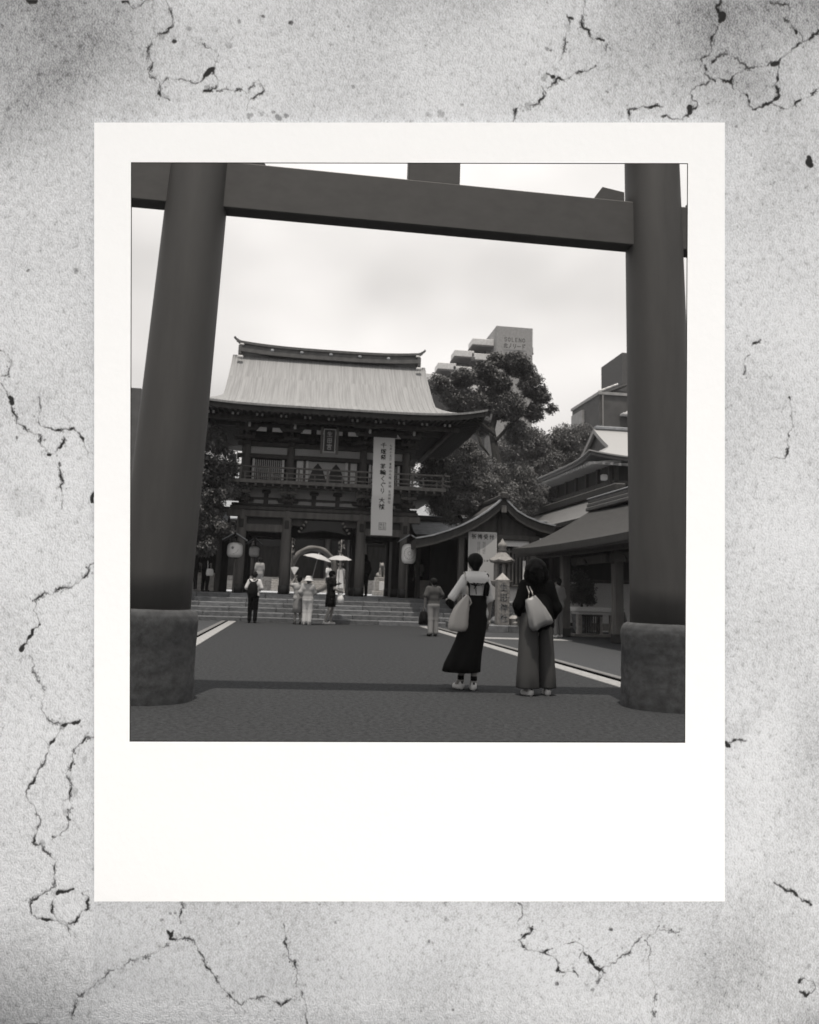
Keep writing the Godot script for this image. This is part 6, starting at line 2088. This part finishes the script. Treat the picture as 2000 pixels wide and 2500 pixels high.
	if d.has("shoes"):
		for q in [["al", "tl"], ["ar", "tr"]]:
			st = S(false)
			var a: Vector3 = j[q[0]]
			var b: Vector3 = j[q[1]]
			var heel := Vector3(a.x, b.y + 0.008, a.z) + (a - b) * Vector3(1, 0, 1) * 0.22
			sdf(st, [B(heel, b + (b - a) * Vector3(0.12, 0, 0.12), 0.036 * s, 0.036 * s), B(heel + Vector3(0, 0.02, 0.004), a + Vector3(0, 0.012, 0), 0.034 * s, 0.040 * s), B(heel - Vector3(0.008, 0.012, 0), b + (b - a) * Vector3(0.12, 0, 0.12) - Vector3(0.008, 0.006, 0), 0.030 * s, 0.030 * s)], minf(cell, 0.014), 0.02)
			var sh := fin(st, "shoe", mats[d.shoes], t)
			if cell < 0.02:
				st = S(false)
				var fl := Vector3(1, 0, 1)
				tube(st, [heel * fl + Vector3(0, 0.012, 0) + (heel - b) * fl * 0.10, b * fl + Vector3(0, 0.012, 0) + (b - heel) * fl * 0.12], [0.034 * s], 10)
				fin(st, "sole", mats.cloth_dark, sh)
				st = S(false)
				tube(st, [heel + Vector3(0, 0.03, 0) + (heel - b) * fl * 0.14, heel + Vector3(0, 0.06, 0) + (heel - b) * fl * 0.10], [0.016 * s], 8)
				fin(st, "heel_tab", mats.cloth_mid, sh)
	if d.has("hat"):
		st = S(false)
		lathe(st, [Vector2(0.17, -0.02), Vector2(0.165, 0.0), Vector2(0.112, 0.03), Vector2(0.106, 0.08), Vector2(0.085, 0.125), Vector2(0.03, 0.14)], 24, j.he + Vector3(0, 0.02, 0) * s)
		fin(st, "hat", mats[d.hat], t)
	return t

func bag(label: String, category: String, at: Vector3, rows: Array, mat: Material, straps: Array, folds := 3) -> Node3D:
	var t := thing("bag" if category == "bag" else "backpack", label, category, at)
	var st := S(false)
	loft(st, rows, 32, folds, 1.3)
	fin(st, "bag_body", mat, t)
	for s in straps:
		st = S(false)
		tube(st, s[0], [s[1]], 7)
		fin(st, "strap", mat, t)
	return t

func parasol(label: String, hand: Vector3, top: Vector3, r: float) -> void:
	var t := thing("parasol", label, "parasol", hand, 0.0, "white parasols on the steps")
	var ax := (top - hand).normalized()
	var x := ax.cross(Vector3.BACK).normalized()
	var b := Basis(x, ax, x.cross(ax))
	var st := S(false)
	tube(st, [-ax * 0.12, top - hand + ax * 0.05], [0.009], 6)
	fin(st, "stick", mats.metal, t)
	st = S()
	var n := 8
	for k in n:
		for m_ in 3:
			var a0 := TAU * (k + m_ / 3.0) / n
			var a1 := TAU * (k + (m_ + 1) / 3.0) / n
			for i in 5:
				var q := []
				for e in [[a0, i], [a1, i], [a1, i + 1], [a0, i + 1]]:
					var v: float = e[1] / 5.0
					var f: float = fposmod(e[0] * n / TAU + 1e-6, 1.0)
					var dip := 0.10 * sin(f * PI) * v
					q.append(top - hand + b * Vector3(cos(e[0]) * r * v * (1.0 - dip * 0.5), -0.33 * r * v * v + dip * 0.25 * r, sin(e[0]) * r * v * (1.0 - dip * 0.5)))
				quad(st, q[0], q[1], q[2], q[3])
	var m2 := mt("parasol_cloth", 0.32, 0.8)
	m2.backlight_enabled = true
	m2.backlight = lin(0.1)
	fin(st, "canopy", m2, t)
	for k in n:
		var an := TAU * k / n
		st = S(false)
		tube(st, [top - hand - ax * 0.02, top - hand + b * Vector3(cos(an) * r * 0.98, -0.33 * r - 0.008, sin(an) * r * 0.98)], [0.004], 4)
		fin(st, "rib", mats.metal, t)

func people() -> void:
	# the woman in the dark pinafore, walking away
	var a_at := Vector3(2.12, 0, -9.92)
	var A := person("woman walking away in a white blouse and long dark pinafore dress", a_at, 0.0, {"h": 1.60, "cell": 0.013, "hair": "short", "top": "cloth_white", "sleeve": 0.95, "sleeve_flare": 0.010, "top_gap": -0.002, "shoes": "cloth_white", "look": 0.1,
		"j": {"pe": Vector3(0.075, 0.96, 0), "wa": Vector3(0.078, 1.12, 0), "ch": Vector3(0.08, 1.28, 0), "sl": Vector3(-0.055, 1.375, 0), "sr": Vector3(0.212, 1.365, 0), "el": Vector3(-0.235, 1.115, 0.05), "wl": Vector3(-0.20, 1.10, -0.17), "er": Vector3(0.262, 1.11, 0.03), "wr": Vector3(0.262, 0.88, -0.02), "ne": Vector3(0.08, 1.42, 0.01), "he": Vector3(0.075, 1.575, -0.01), "hl": Vector3(-0.01, 0.9, 0), "hr": Vector3(0.15, 0.9, 0), "kl": Vector3(-0.05, 0.5, 0.0), "kr": Vector3(0.10, 0.5, 0.0), "al": Vector3(-0.085, 0.095, 0.0), "ar": Vector3(0.06, 0.085, 0.10), "tl": Vector3(-0.115, 0.034, -0.13), "tr": Vector3(0.075, 0.034, -0.04)}})
	var st := S(false)
	loft(st, [[0.205, -0.085, 0.03, 0.20, 0.19, 0.06], [0.215, -0.092, 0.03, 0.222, 0.205, 0.06], [0.30, -0.075, 0.03, 0.212, 0.20, 0.05], [0.42, -0.035, 0.02, 0.188, 0.18, 0.04], [0.56, 0.012, 0.015, 0.172, 0.165, 0.028], [0.70, 0.048, 0.01, 0.162, 0.155, 0.02], [0.83, 0.066, 0.01, 0.157, 0.146, 0.012], [0.93, 0.072, 0.01, 0.148, 0.134, 0.006], [1.02, 0.073, 0.005, 0.148, 0.130, 0.0], [1.08, 0.074, 0.0, 0.156, 0.134, 0.0], [1.10, 0.074, -0.005, 0.154, 0.130, 0.0]], 48, 5, 0.4)
	fin(st, "pinafore", mats.cloth_black, A)
	for q in [[0.20, 0.178, 0.036], [-0.045, -0.035, 0.024]]:
		st = S(false)
		var z := 0.108
		tube(st, [Vector3(q[1], 1.10, z + 0.012), Vector3(lerpf(q[1], q[0], 0.6), 1.22, z + 0.028), Vector3(q[0], 1.335, 0.055), Vector3(q[0] - 0.005, 1.362, 0.0), Vector3(q[0] - 0.02, 1.30, -0.09)], [q[2] * 0.95, q[2], q[2] * 0.9, q[2] * 0.8, q[2] * 0.7], 8)
		fin(st, "pinafore_strap", mats.cloth_black, A)
	# square collar lying on the back, with a dark cord tied below it
	st = S(false)
	for i in 10:
		for k in 6:
			var P := func(u: int, v: int) -> Vector3:
				var x := (u / 10.0 - 0.5) * 0.27
				var y := 1.385 - 0.14 * v / 6.0
				return Vector3(0.075 + x, y - 0.10 * x * x * 4.0, 0.075 + 0.062 * sin(minf(1.0, v / 4.0) * 1.5) - x * x * 1.6)
			quad(st, P.call(i, k), P.call(i + 1, k), P.call(i + 1, k + 1), P.call(i, k + 1))
	fin(st, "collar", mats.cloth_white, A)
	st = S(false)
	tube(st, [Vector3(0.185, 1.28, 0.105), Vector3(0.12, 1.222, 0.135), Vector3(0.05, 1.215, 0.143), Vector3(-0.02, 1.235, 0.128)], [0.005], 6)
	tube(st, [Vector3(0.05, 1.215, 0.146), Vector3(0.025, 1.245, 0.15), Vector3(0.008, 1.225, 0.15), Vector3(0.05, 1.212, 0.15)], [0.008], 6)
	tube(st, [Vector3(0.05, 1.215, 0.146), Vector3(0.075, 1.242, 0.15), Vector3(0.092, 1.222, 0.15), Vector3(0.05, 1.212, 0.15)], [0.007], 6)
	tube(st, [Vector3(0.05, 1.215, 0.148), Vector3(0.052, 1.16, 0.148), Vector3(0.058, 1.11, 0.146)], [0.006], 6)
	tube(st, [Vector3(0.045, 1.215, 0.148), Vector3(0.03, 1.175, 0.148)], [0.006], 6)
	fin(st, "tie_cord", mats.cloth_black, A)
	for q in [[-0.08, 0.02, 0.0], [0.058, 0.11, 0.0]]:
		st = S(false)
		lathe(st, [Vector2(0.036, 0.115), Vector2(0.039, 0.13), Vector2(0.038, 0.155), Vector2(0.036, 0.165)], 14, Vector3(q[0], 0, q[1] - 0.01))
		fin(st, "ankle_sock", mats.cloth_black, A)
	bag("pale canvas tote hanging from the left shoulder of the woman in the pinafore", "bag", a_at,
		[[0.675, -0.155, 0.14, 0.07, 0.035, 0.03], [0.685, -0.155, 0.14, 0.098, 0.055, 0.03], [0.72, -0.152, 0.14, 0.115, 0.07, 0.04], [0.76, -0.148, 0.14, 0.116, 0.072, 0.06], [0.80, -0.145, 0.14, 0.112, 0.066, 0.04], [0.85, -0.135, 0.14, 0.106, 0.064, 0.07], [0.90, -0.125, 0.142, 0.097, 0.054, 0.05], [0.94, -0.112, 0.144, 0.088, 0.05, 0.09], [0.98, -0.10, 0.145, 0.075, 0.041, 0.08], [1.04, -0.075, 0.148, 0.050, 0.03, 0.05], [1.085, -0.058, 0.15, 0.026, 0.02, 0.04], [1.11, -0.05, 0.15, 0.012, 0.012, 0.0]], mats.canvas,
		[[[Vector3(-0.05, 1.10, 0.15), Vector3(-0.047, 1.22, 0.135), Vector3(-0.05, 1.33, 0.07), Vector3(-0.055, 1.362, 0.0), Vector3(-0.06, 1.28, -0.09)], 0.017], [[Vector3(-0.05, 1.10, 0.15), Vector3(-0.02, 1.06, 0.15), Vector3(0.0, 1.01, 0.15), Vector3(-0.03, 0.97, 0.15)], 0.009]], 5)
	bag("small black pouch at the left elbow of the woman in the pinafore", "bag", a_at + Vector3(-0.24, 0, 0.06),
		[[0.93, 0.02, 0.0, 0.012, 0.012, 0.0], [0.96, 0.015, 0.0, 0.035, 0.025, 0.03], [1.0, 0.0, 0.0, 0.055, 0.035, 0.04], [1.035, 0.0, 0.0, 0.04, 0.03, 0.04], [1.06, 0.01, 0.0, 0.014, 0.012, 0.0]], mats.cloth_black, [[[Vector3(0.01, 1.05, 0.0), Vector3(0.03, 1.08, 0.0), Vector3(0.05, 1.06, -0.04)], 0.006]])
	# the woman with bushy hair beside her
	var b_at := Vector3(2.84, 0, -9.5)
	var W := person("woman with bushy black hair, black top and wide grey trousers", b_at, 0.0, {"h": 1.53, "cell": 0.013, "hair": "bushy", "top": "cloth_black", "sleeve": 1.55, "sleeve_flare": 0.012, "top_gap": 0.010, "shoes": "cloth_white",
		"j": {"el": Vector3(-0.262, 1.12, 0.04), "wl": Vector3(-0.20, 0.95, -0.12), "er": Vector3(0.245, 1.10, 0.05), "wr": Vector3(0.20, 0.90, -0.13), "sl": Vector3(-0.175, 1.37, 0), "sr": Vector3(0.165, 1.37, 0), "kl": Vector3(-0.115, 0.49, 0.03), "kr": Vector3(0.118, 0.49, -0.01), "al": Vector3(-0.125, 0.085, 0.12), "ar": Vector3(0.130, 0.085, 0.05), "tl": Vector3(-0.155, 0.034, -0.01), "tr": Vector3(0.145, 0.034, -0.09), "he": Vector3(-0.02, 1.565, -0.01), "pe": Vector3(0.01, 0.94, 0)}})
	st = S(false)
	loft(st, [[0.74, 0.02, 0.0, 0.165, 0.125, 0.01], [0.78, 0.02, 0.0, 0.185, 0.145, 0.01], [0.86, 0.012, 0.0, 0.192, 0.15, 0.01], [0.98, 0.005, 0.0, 0.185, 0.145, 0.008], [1.08, 0.0, 0.0, 0.175, 0.135, 0.0], [1.14, 0.0, 0.0, 0.15, 0.11, 0.0]], 36, 4, 0.2)
	fin(st, "top_hem", mats.cloth_black, W)
	for q in [[-1, -0.125, 0.06, 0.128], [1, 0.126, -0.01, 0.102]]:
		st = S(false)
		loft(st, [[0.085, q[1], q[2], q[3], 0.13, 0.05], [0.10, q[1], q[2], q[3] * 1.02, 0.135, 0.035], [0.25, q[1] * 0.98, q[2], q[3] * 0.97, 0.125, 0.03], [0.45, q[1] * 0.92, q[2] * 0.8, q[3] * 0.9, 0.118, 0.025], [0.65, q[1] * 0.86, q[2] * 0.5, q[3] * 0.84, 0.115, 0.02], [0.80, q[1] * 0.8, 0.0, q[3] * 0.82, 0.12, 0.012], [0.92, q[1] * 0.72, 0.0, q[3] * 0.75, 0.11, 0.0]], 30, 4, 0.9 * q[0])
		fin(st, "trouser_leg", mats.cloth_mid, W)
	var tb := thing("bag", "silvery tote hanging behind the left arm of the bushy-haired woman", "bag", b_at + Vector3(-0.06, 0.93, 0.19))
	st = S(false)
	tb.scale = Vector3.ONE * 0.92
	var rings := []
	var rows := [[-0.185, 0.125, 0.02], [-0.175, 0.145, 0.05], [-0.12, 0.15, 0.062], [0.0, 0.128, 0.052], [0.10, 0.10, 0.036], [0.17, 0.078, 0.02], [0.19, 0.068, 0.012]]
	for r in rows:
		var ring := []
		for k in 36:
			var an := -TAU * k / 36.0
			var cx := signf(cos(an)) * pow(absf(cos(an)), 0.55)
			var cz := signf(sin(an)) * pow(absf(sin(an)), 0.75)
			var wv: float = 1.0 + 0.16 * sin(k * 1.3 + r[0] * 26.0) + 0.10 * sin(k * 2.9 - r[0] * 41.0)
			ring.append(Basis(Vector3.BACK, 0.42) * Vector3(cx * r[1] * (1.0 + 0.05 * sin(r[0] * 30.0 + k)), r[0] + 0.012 * sin(k * 0.8 + r[0] * 9.0), cz * r[2] * wv))
		rings.append(ring)
	skin(st, rings)
	fin(st, "bag_body", mats.silver_bag, tb)
	for q in [-0.035, 0.03]:
		st = S(false)
		tube(st, [Vector3(-0.07 + q, 0.16, 0.0), Vector3(-0.07 + q * 0.6, 0.25, -0.03), Vector3(-0.075 + q * 0.5, 0.335, -0.15), Vector3(-0.08, 0.32, -0.24)], [0.008], 6)
		fin(st, "strap", mats.canvas, tb)
	# people before the steps
	var arms_phone := {"el": Vector3(-0.25, 1.13, 0.02), "wl": Vector3(-0.10, 1.16, -0.22), "er": Vector3(0.25, 1.13, 0.02), "wr": Vector3(0.10, 1.16, -0.22)}
	person("man in a white shirt and black trousers wearing a backpack before the steps", Vector3(-1.13, 0, -26.4), 0.0, {"h": 1.56, "hair": "short", "top": "cloth_white", "top_gap": 0.010, "sleeve": 0.85, "sleeve_flare": 0.02, "trousers": "cloth_black", "shoes": "cloth_black", "j": arms_phone, "nod": -0.3})
	bag("dark backpack on the man in the white shirt", "backpack", Vector3(-1.16, 0, -26.21), [[0.80, 0, 0, 0.10, 0.05, 0.02], [0.83, 0, 0, 0.15, 0.085, 0.02], [0.95, 0, 0, 0.165, 0.10, 0.02], [1.1, 0, -0.01, 0.15, 0.085, 0.02], [1.2, 0, -0.02, 0.11, 0.06, 0.02], [1.26, 0, -0.03, 0.05, 0.03, 0.0]], mats.cloth_black, [[[Vector3(-0.06, 1.24, -0.03), Vector3(-0.12, 1.31, -0.14), Vector3(-0.13, 1.2, -0.28)], 0.022], [[Vector3(0.06, 1.24, -0.03), Vector3(0.13, 1.31, -0.14), Vector3(0.14, 1.2, -0.28)], 0.022]])
	person("girl in a pale top and grey skirt raising a fan in her left hand", Vector3(0.25, 0, -26.35), 0.1, {"h": 1.47, "hair": "bun", "top": "cloth_pale", "sleeve": 0.6, "top_gap": 0.012, "shoes": "cloth_dark", "j": {"el": Vector3(-0.30, 1.38, -0.02), "wl": Vector3(-0.17, 1.62, -0.05)}, "skirt": ["cloth_grey", [[0.40, 0.01, 0.0, 0.20, 0.17, 0.05], [0.6, 0.0, 0, 0.19, 0.165, 0.03], [0.85, 0, 0, 0.165, 0.14, 0.01], [1.04, 0, 0, 0.135, 0.12, 0.0], [1.1, 0, 0, 0.12, 0.1, 0.0]]]})
	var fan := thing("hand_fan", "small white hand fan held up by the girl in the pale top", "fan", Vector3(0.08, 1.50, -26.42))
	st = S()
	for k in 9:
		var a0 := -0.5 + 1.0 * k / 9.0
		var a1 := -0.5 + 1.0 * (k + 1) / 9.0
		var rr := 0.26
		tri(st, Vector3(0, 0, 0.004 * (k % 2)), Vector3(sin(a0) * rr, cos(a0) * rr, 0.0), Vector3(sin(a1) * rr, cos(a1) * rr, 0.008 * (k % 2)))
	fin(st, "fan_paper", mats.paper, fan)
	st = S(false)
	tube(st, [Vector3(0, -0.1, 0), Vector3(0, 0.02, 0)], [0.008], 6)
	fin(st, "fan_handle", mats.wood, fan)
	person("lady in a white hat, grey top and white trousers before the steps", Vector3(0.53, 0, -26.1), -0.25, {"h": 1.44, "hair": "short", "hair_mat": "hair_grey", "hat": "cloth_white", "top": "cloth_pale", "top_gap": 0.02, "sleeve": 1.5, "sleeve_flare": 0.02, "trousers": "cloth_white", "leg_gap": 0.024, "leg": 1.9, "shoes": "cloth_pale", "j": {"er": Vector3(0.22, 1.16, -0.08), "wr": Vector3(0.10, 1.36, -0.20), "el": Vector3(-0.27, 1.16, 0.05), "wl": Vector3(-0.20, 0.98, -0.10)}})
	parasol("white parasol of the lady in the hat, left of the pair", Vector3(0.58, 1.18, -26.30), Vector3(0.80, 2.17, -26.28), 0.47)
	person("woman in a short black dress walking right with a white carrier bag", Vector3(1.27, 0, -26.9), -1.15, {"h": 1.68, "hair": "short", "top": "cloth_black", "sleeve": 0.5, "top_gap": 0.02, "shoes": "cloth_white", "j": {"kl": Vector3(-0.08, 0.50, -0.10), "al": Vector3(-0.08, 0.09, -0.06), "tl": Vector3(-0.09, 0.035, -0.2), "kr": Vector3(0.08, 0.49, 0.06), "ar": Vector3(0.08, 0.12, 0.22), "tr": Vector3(0.09, 0.04, 0.10), "er": Vector3(0.24, 1.13, 0.0), "wr": Vector3(0.20, 1.05, -0.22), "el": Vector3(-0.24, 1.18, -0.08), "wl": Vector3(-0.10, 1.28, -0.25)}, "skirt": ["cloth_black", [[0.56, 0, 0, 0.165, 0.165, 0.03], [0.7, 0, 0, 0.17, 0.165, 0.02], [0.95, 0, 0, 0.16, 0.14, 0.01], [1.12, 0, 0, 0.14, 0.125, 0.0], [1.3, 0, 0, 0.15, 0.12, 0.0]]]})
	bag("white plastic carrier bag of the woman in the short black dress", "bag", Vector3(1.56, 0, -26.85), [[0.66, 0, 0, 0.06, 0.04, 0.04], [0.70, 0, 0, 0.11, 0.08, 0.06], [0.84, 0, 0, 0.115, 0.085, 0.08], [0.96, 0, 0, 0.07, 0.05, 0.1], [1.04, 0, 0, 0.02, 0.02, 0.05]], mats.paper, [[[Vector3(-0.02, 1.02, 0), Vector3(-0.05, 1.10, 0), Vector3(-0.09, 1.04, 0)], 0.008]], 5)
	parasol("white parasol of the woman in black, right of the pair", Vector3(1.50, 1.26, -27.0), Vector3(1.50, 2.18, -26.92), 0.40)
	person("grey-topped man with lighter trousers carrying a dark bag toward the steps", Vector3(3.66, 0, -21.5), 0.1, {"h": 1.48, "hair": "short", "top": "cloth_mid", "top_gap": 0.014, "sleeve": 0.8, "sleeve_flare": 0.02, "trousers": "cloth_grey", "leg_gap": 0.022, "shoes": "cloth_black", "j": {"el": Vector3(-0.25, 1.13, 0.04), "wl": Vector3(-0.26, 0.88, 0.0), "er": Vector3(0.27, 1.18, 0.0), "wr": Vector3(0.22, 1.05, -0.2), "al": Vector3(-0.10, 0.09, 0.12), "tl": Vector3(-0.12, 0.04, -0.02), "kl": Vector3(-0.09, 0.49, 0.04)}})
	bag("black handbag carried low by the grey-topped man", "bag", Vector3(3.41, 0, -21.45), [[0.28, 0, 0, 0.10, 0.05, 0.02], [0.31, 0, 0, 0.13, 0.08, 0.03], [0.48, 0, 0, 0.12, 0.075, 0.03], [0.60, 0, 0, 0.09, 0.05, 0.03], [0.63, 0, 0, 0.06, 0.03, 0.0]], mats.cloth_black, [[[Vector3(-0.04, 0.60, 0), Vector3(0.0, 0.74, 0), Vector3(0.04, 0.60, 0)], 0.01]])
	person("person in pale clothes beside the pavilion's far post", Vector3(7.36, 0, -22.6), 0.5, {"h": 1.62, "hair": "short", "top": "cloth_pale", "sleeve": 0.8, "top_gap": 0.02, "trousers": "cloth_grey", "shoes": "cloth_white", "j": {"el": Vector3(-0.26, 1.16, 0.0), "wl": Vector3(-0.14, 1.34, -0.18)}})
	# people beyond the gate
	person("man in a white shirt and dark shorts seen through the gate's middle bay", Vector3(2.0, 0.872, -46.5), 0.9, {"h": 1.6, "cell": 0.034, "hair": "short", "top": "cloth_white", "sleeve": 0.7, "trousers": "cloth_dark", "leg": 1.2, "shoes": "cloth_white"})
	person("person in grey standing right of the white-shirted man beyond the gate", Vector3(2.75, 0.872, -47.5), 0.0, {"h": 1.62, "cell": 0.034, "hair": "short", "top": "cloth_grey", "sleeve": 0.7, "trousers": "cloth_grey", "shoes": "cloth_dark"})
	person("dark-dressed walker with a stick behind the gate's second column", Vector3(-0.40, 0.872, -44.0), -0.9, {"h": 1.58, "cell": 0.034, "hair": "short", "top": "cloth_dark", "sleeve": 1.6, "trousers": "cloth_dark", "shoes": "cloth_white", "j": {"al": Vector3(-0.09, 0.09, -0.18), "tl": Vector3(-0.1, 0.03, -0.3), "ar": Vector3(0.09, 0.12, 0.2), "tr": Vector3(0.1, 0.04, 0.1), "el": Vector3(-0.25, 1.15, -0.1), "wl": Vector3(-0.2, 1.0, -0.3)}})
	person("dark silhouetted person just right of the gate's third column", Vector3(2.86, 0.874, -33.2), 0.3, {"h": 1.62, "cell": 0.03, "hair": "bob", "top": "cloth_dark", "sleeve": 1.6, "trousers": "cloth_black", "shoes": "cloth_black"})
	person("pale-dressed visitor in the gate's left bay behind the backpacker", Vector3(-1.55, 0.872, -41.0), 0.2, {"h": 1.6, "cell": 0.034, "hair": "short", "top": "cloth_pale", "sleeve": 0.8, "trousers": "cloth_pale", "shoes": "cloth_dark"})
	person("person in dark clothes in the shade at the far left of the steps", Vector3(-3.02, 0.874, -30.4), -0.4, {"h": 1.50, "cell": 0.028, "hair": "short", "top": "cloth_black", "sleeve": 0.8, "trousers": "cloth_black", "shoes": "cloth_dark"})
	bag("pale shoulder bag of the shaded person at the far left", "bag", Vector3(-2.86, 0.874, -30.2), [[0.55, 0, 0, 0.10, 0.05, 0.02], [0.60, 0, 0, 0.13, 0.07, 0.02], [0.74, 0, 0, 0.12, 0.06, 0.02], [0.80, 0, 0, 0.10, 0.04, 0.0]], mats.paper, [[[Vector3(-0.08, 0.78, 0), Vector3(-0.1, 1.1, -0.1), Vector3(-0.14, 1.3, -0.2)], 0.012]])
	person("second dark figure bending behind the shaded person at the far left", Vector3(-3.45, 0.874, -30.6), 0.6, {"h": 1.58, "cell": 0.028, "hair": "bob", "top": "cloth_dark", "sleeve": 0.8, "trousers": "cloth_dark", "shoes": "cloth_pale"})
	person("white-shirted person standing in the cloister right of the lantern", Vector3(5.0, 0.874, -33.0), 0.5, {"h": 1.55, "cell": 0.03, "hair": "short", "top": "cloth_white", "sleeve": 0.7, "trousers": "cloth_dark", "shoes": "cloth_dark"})
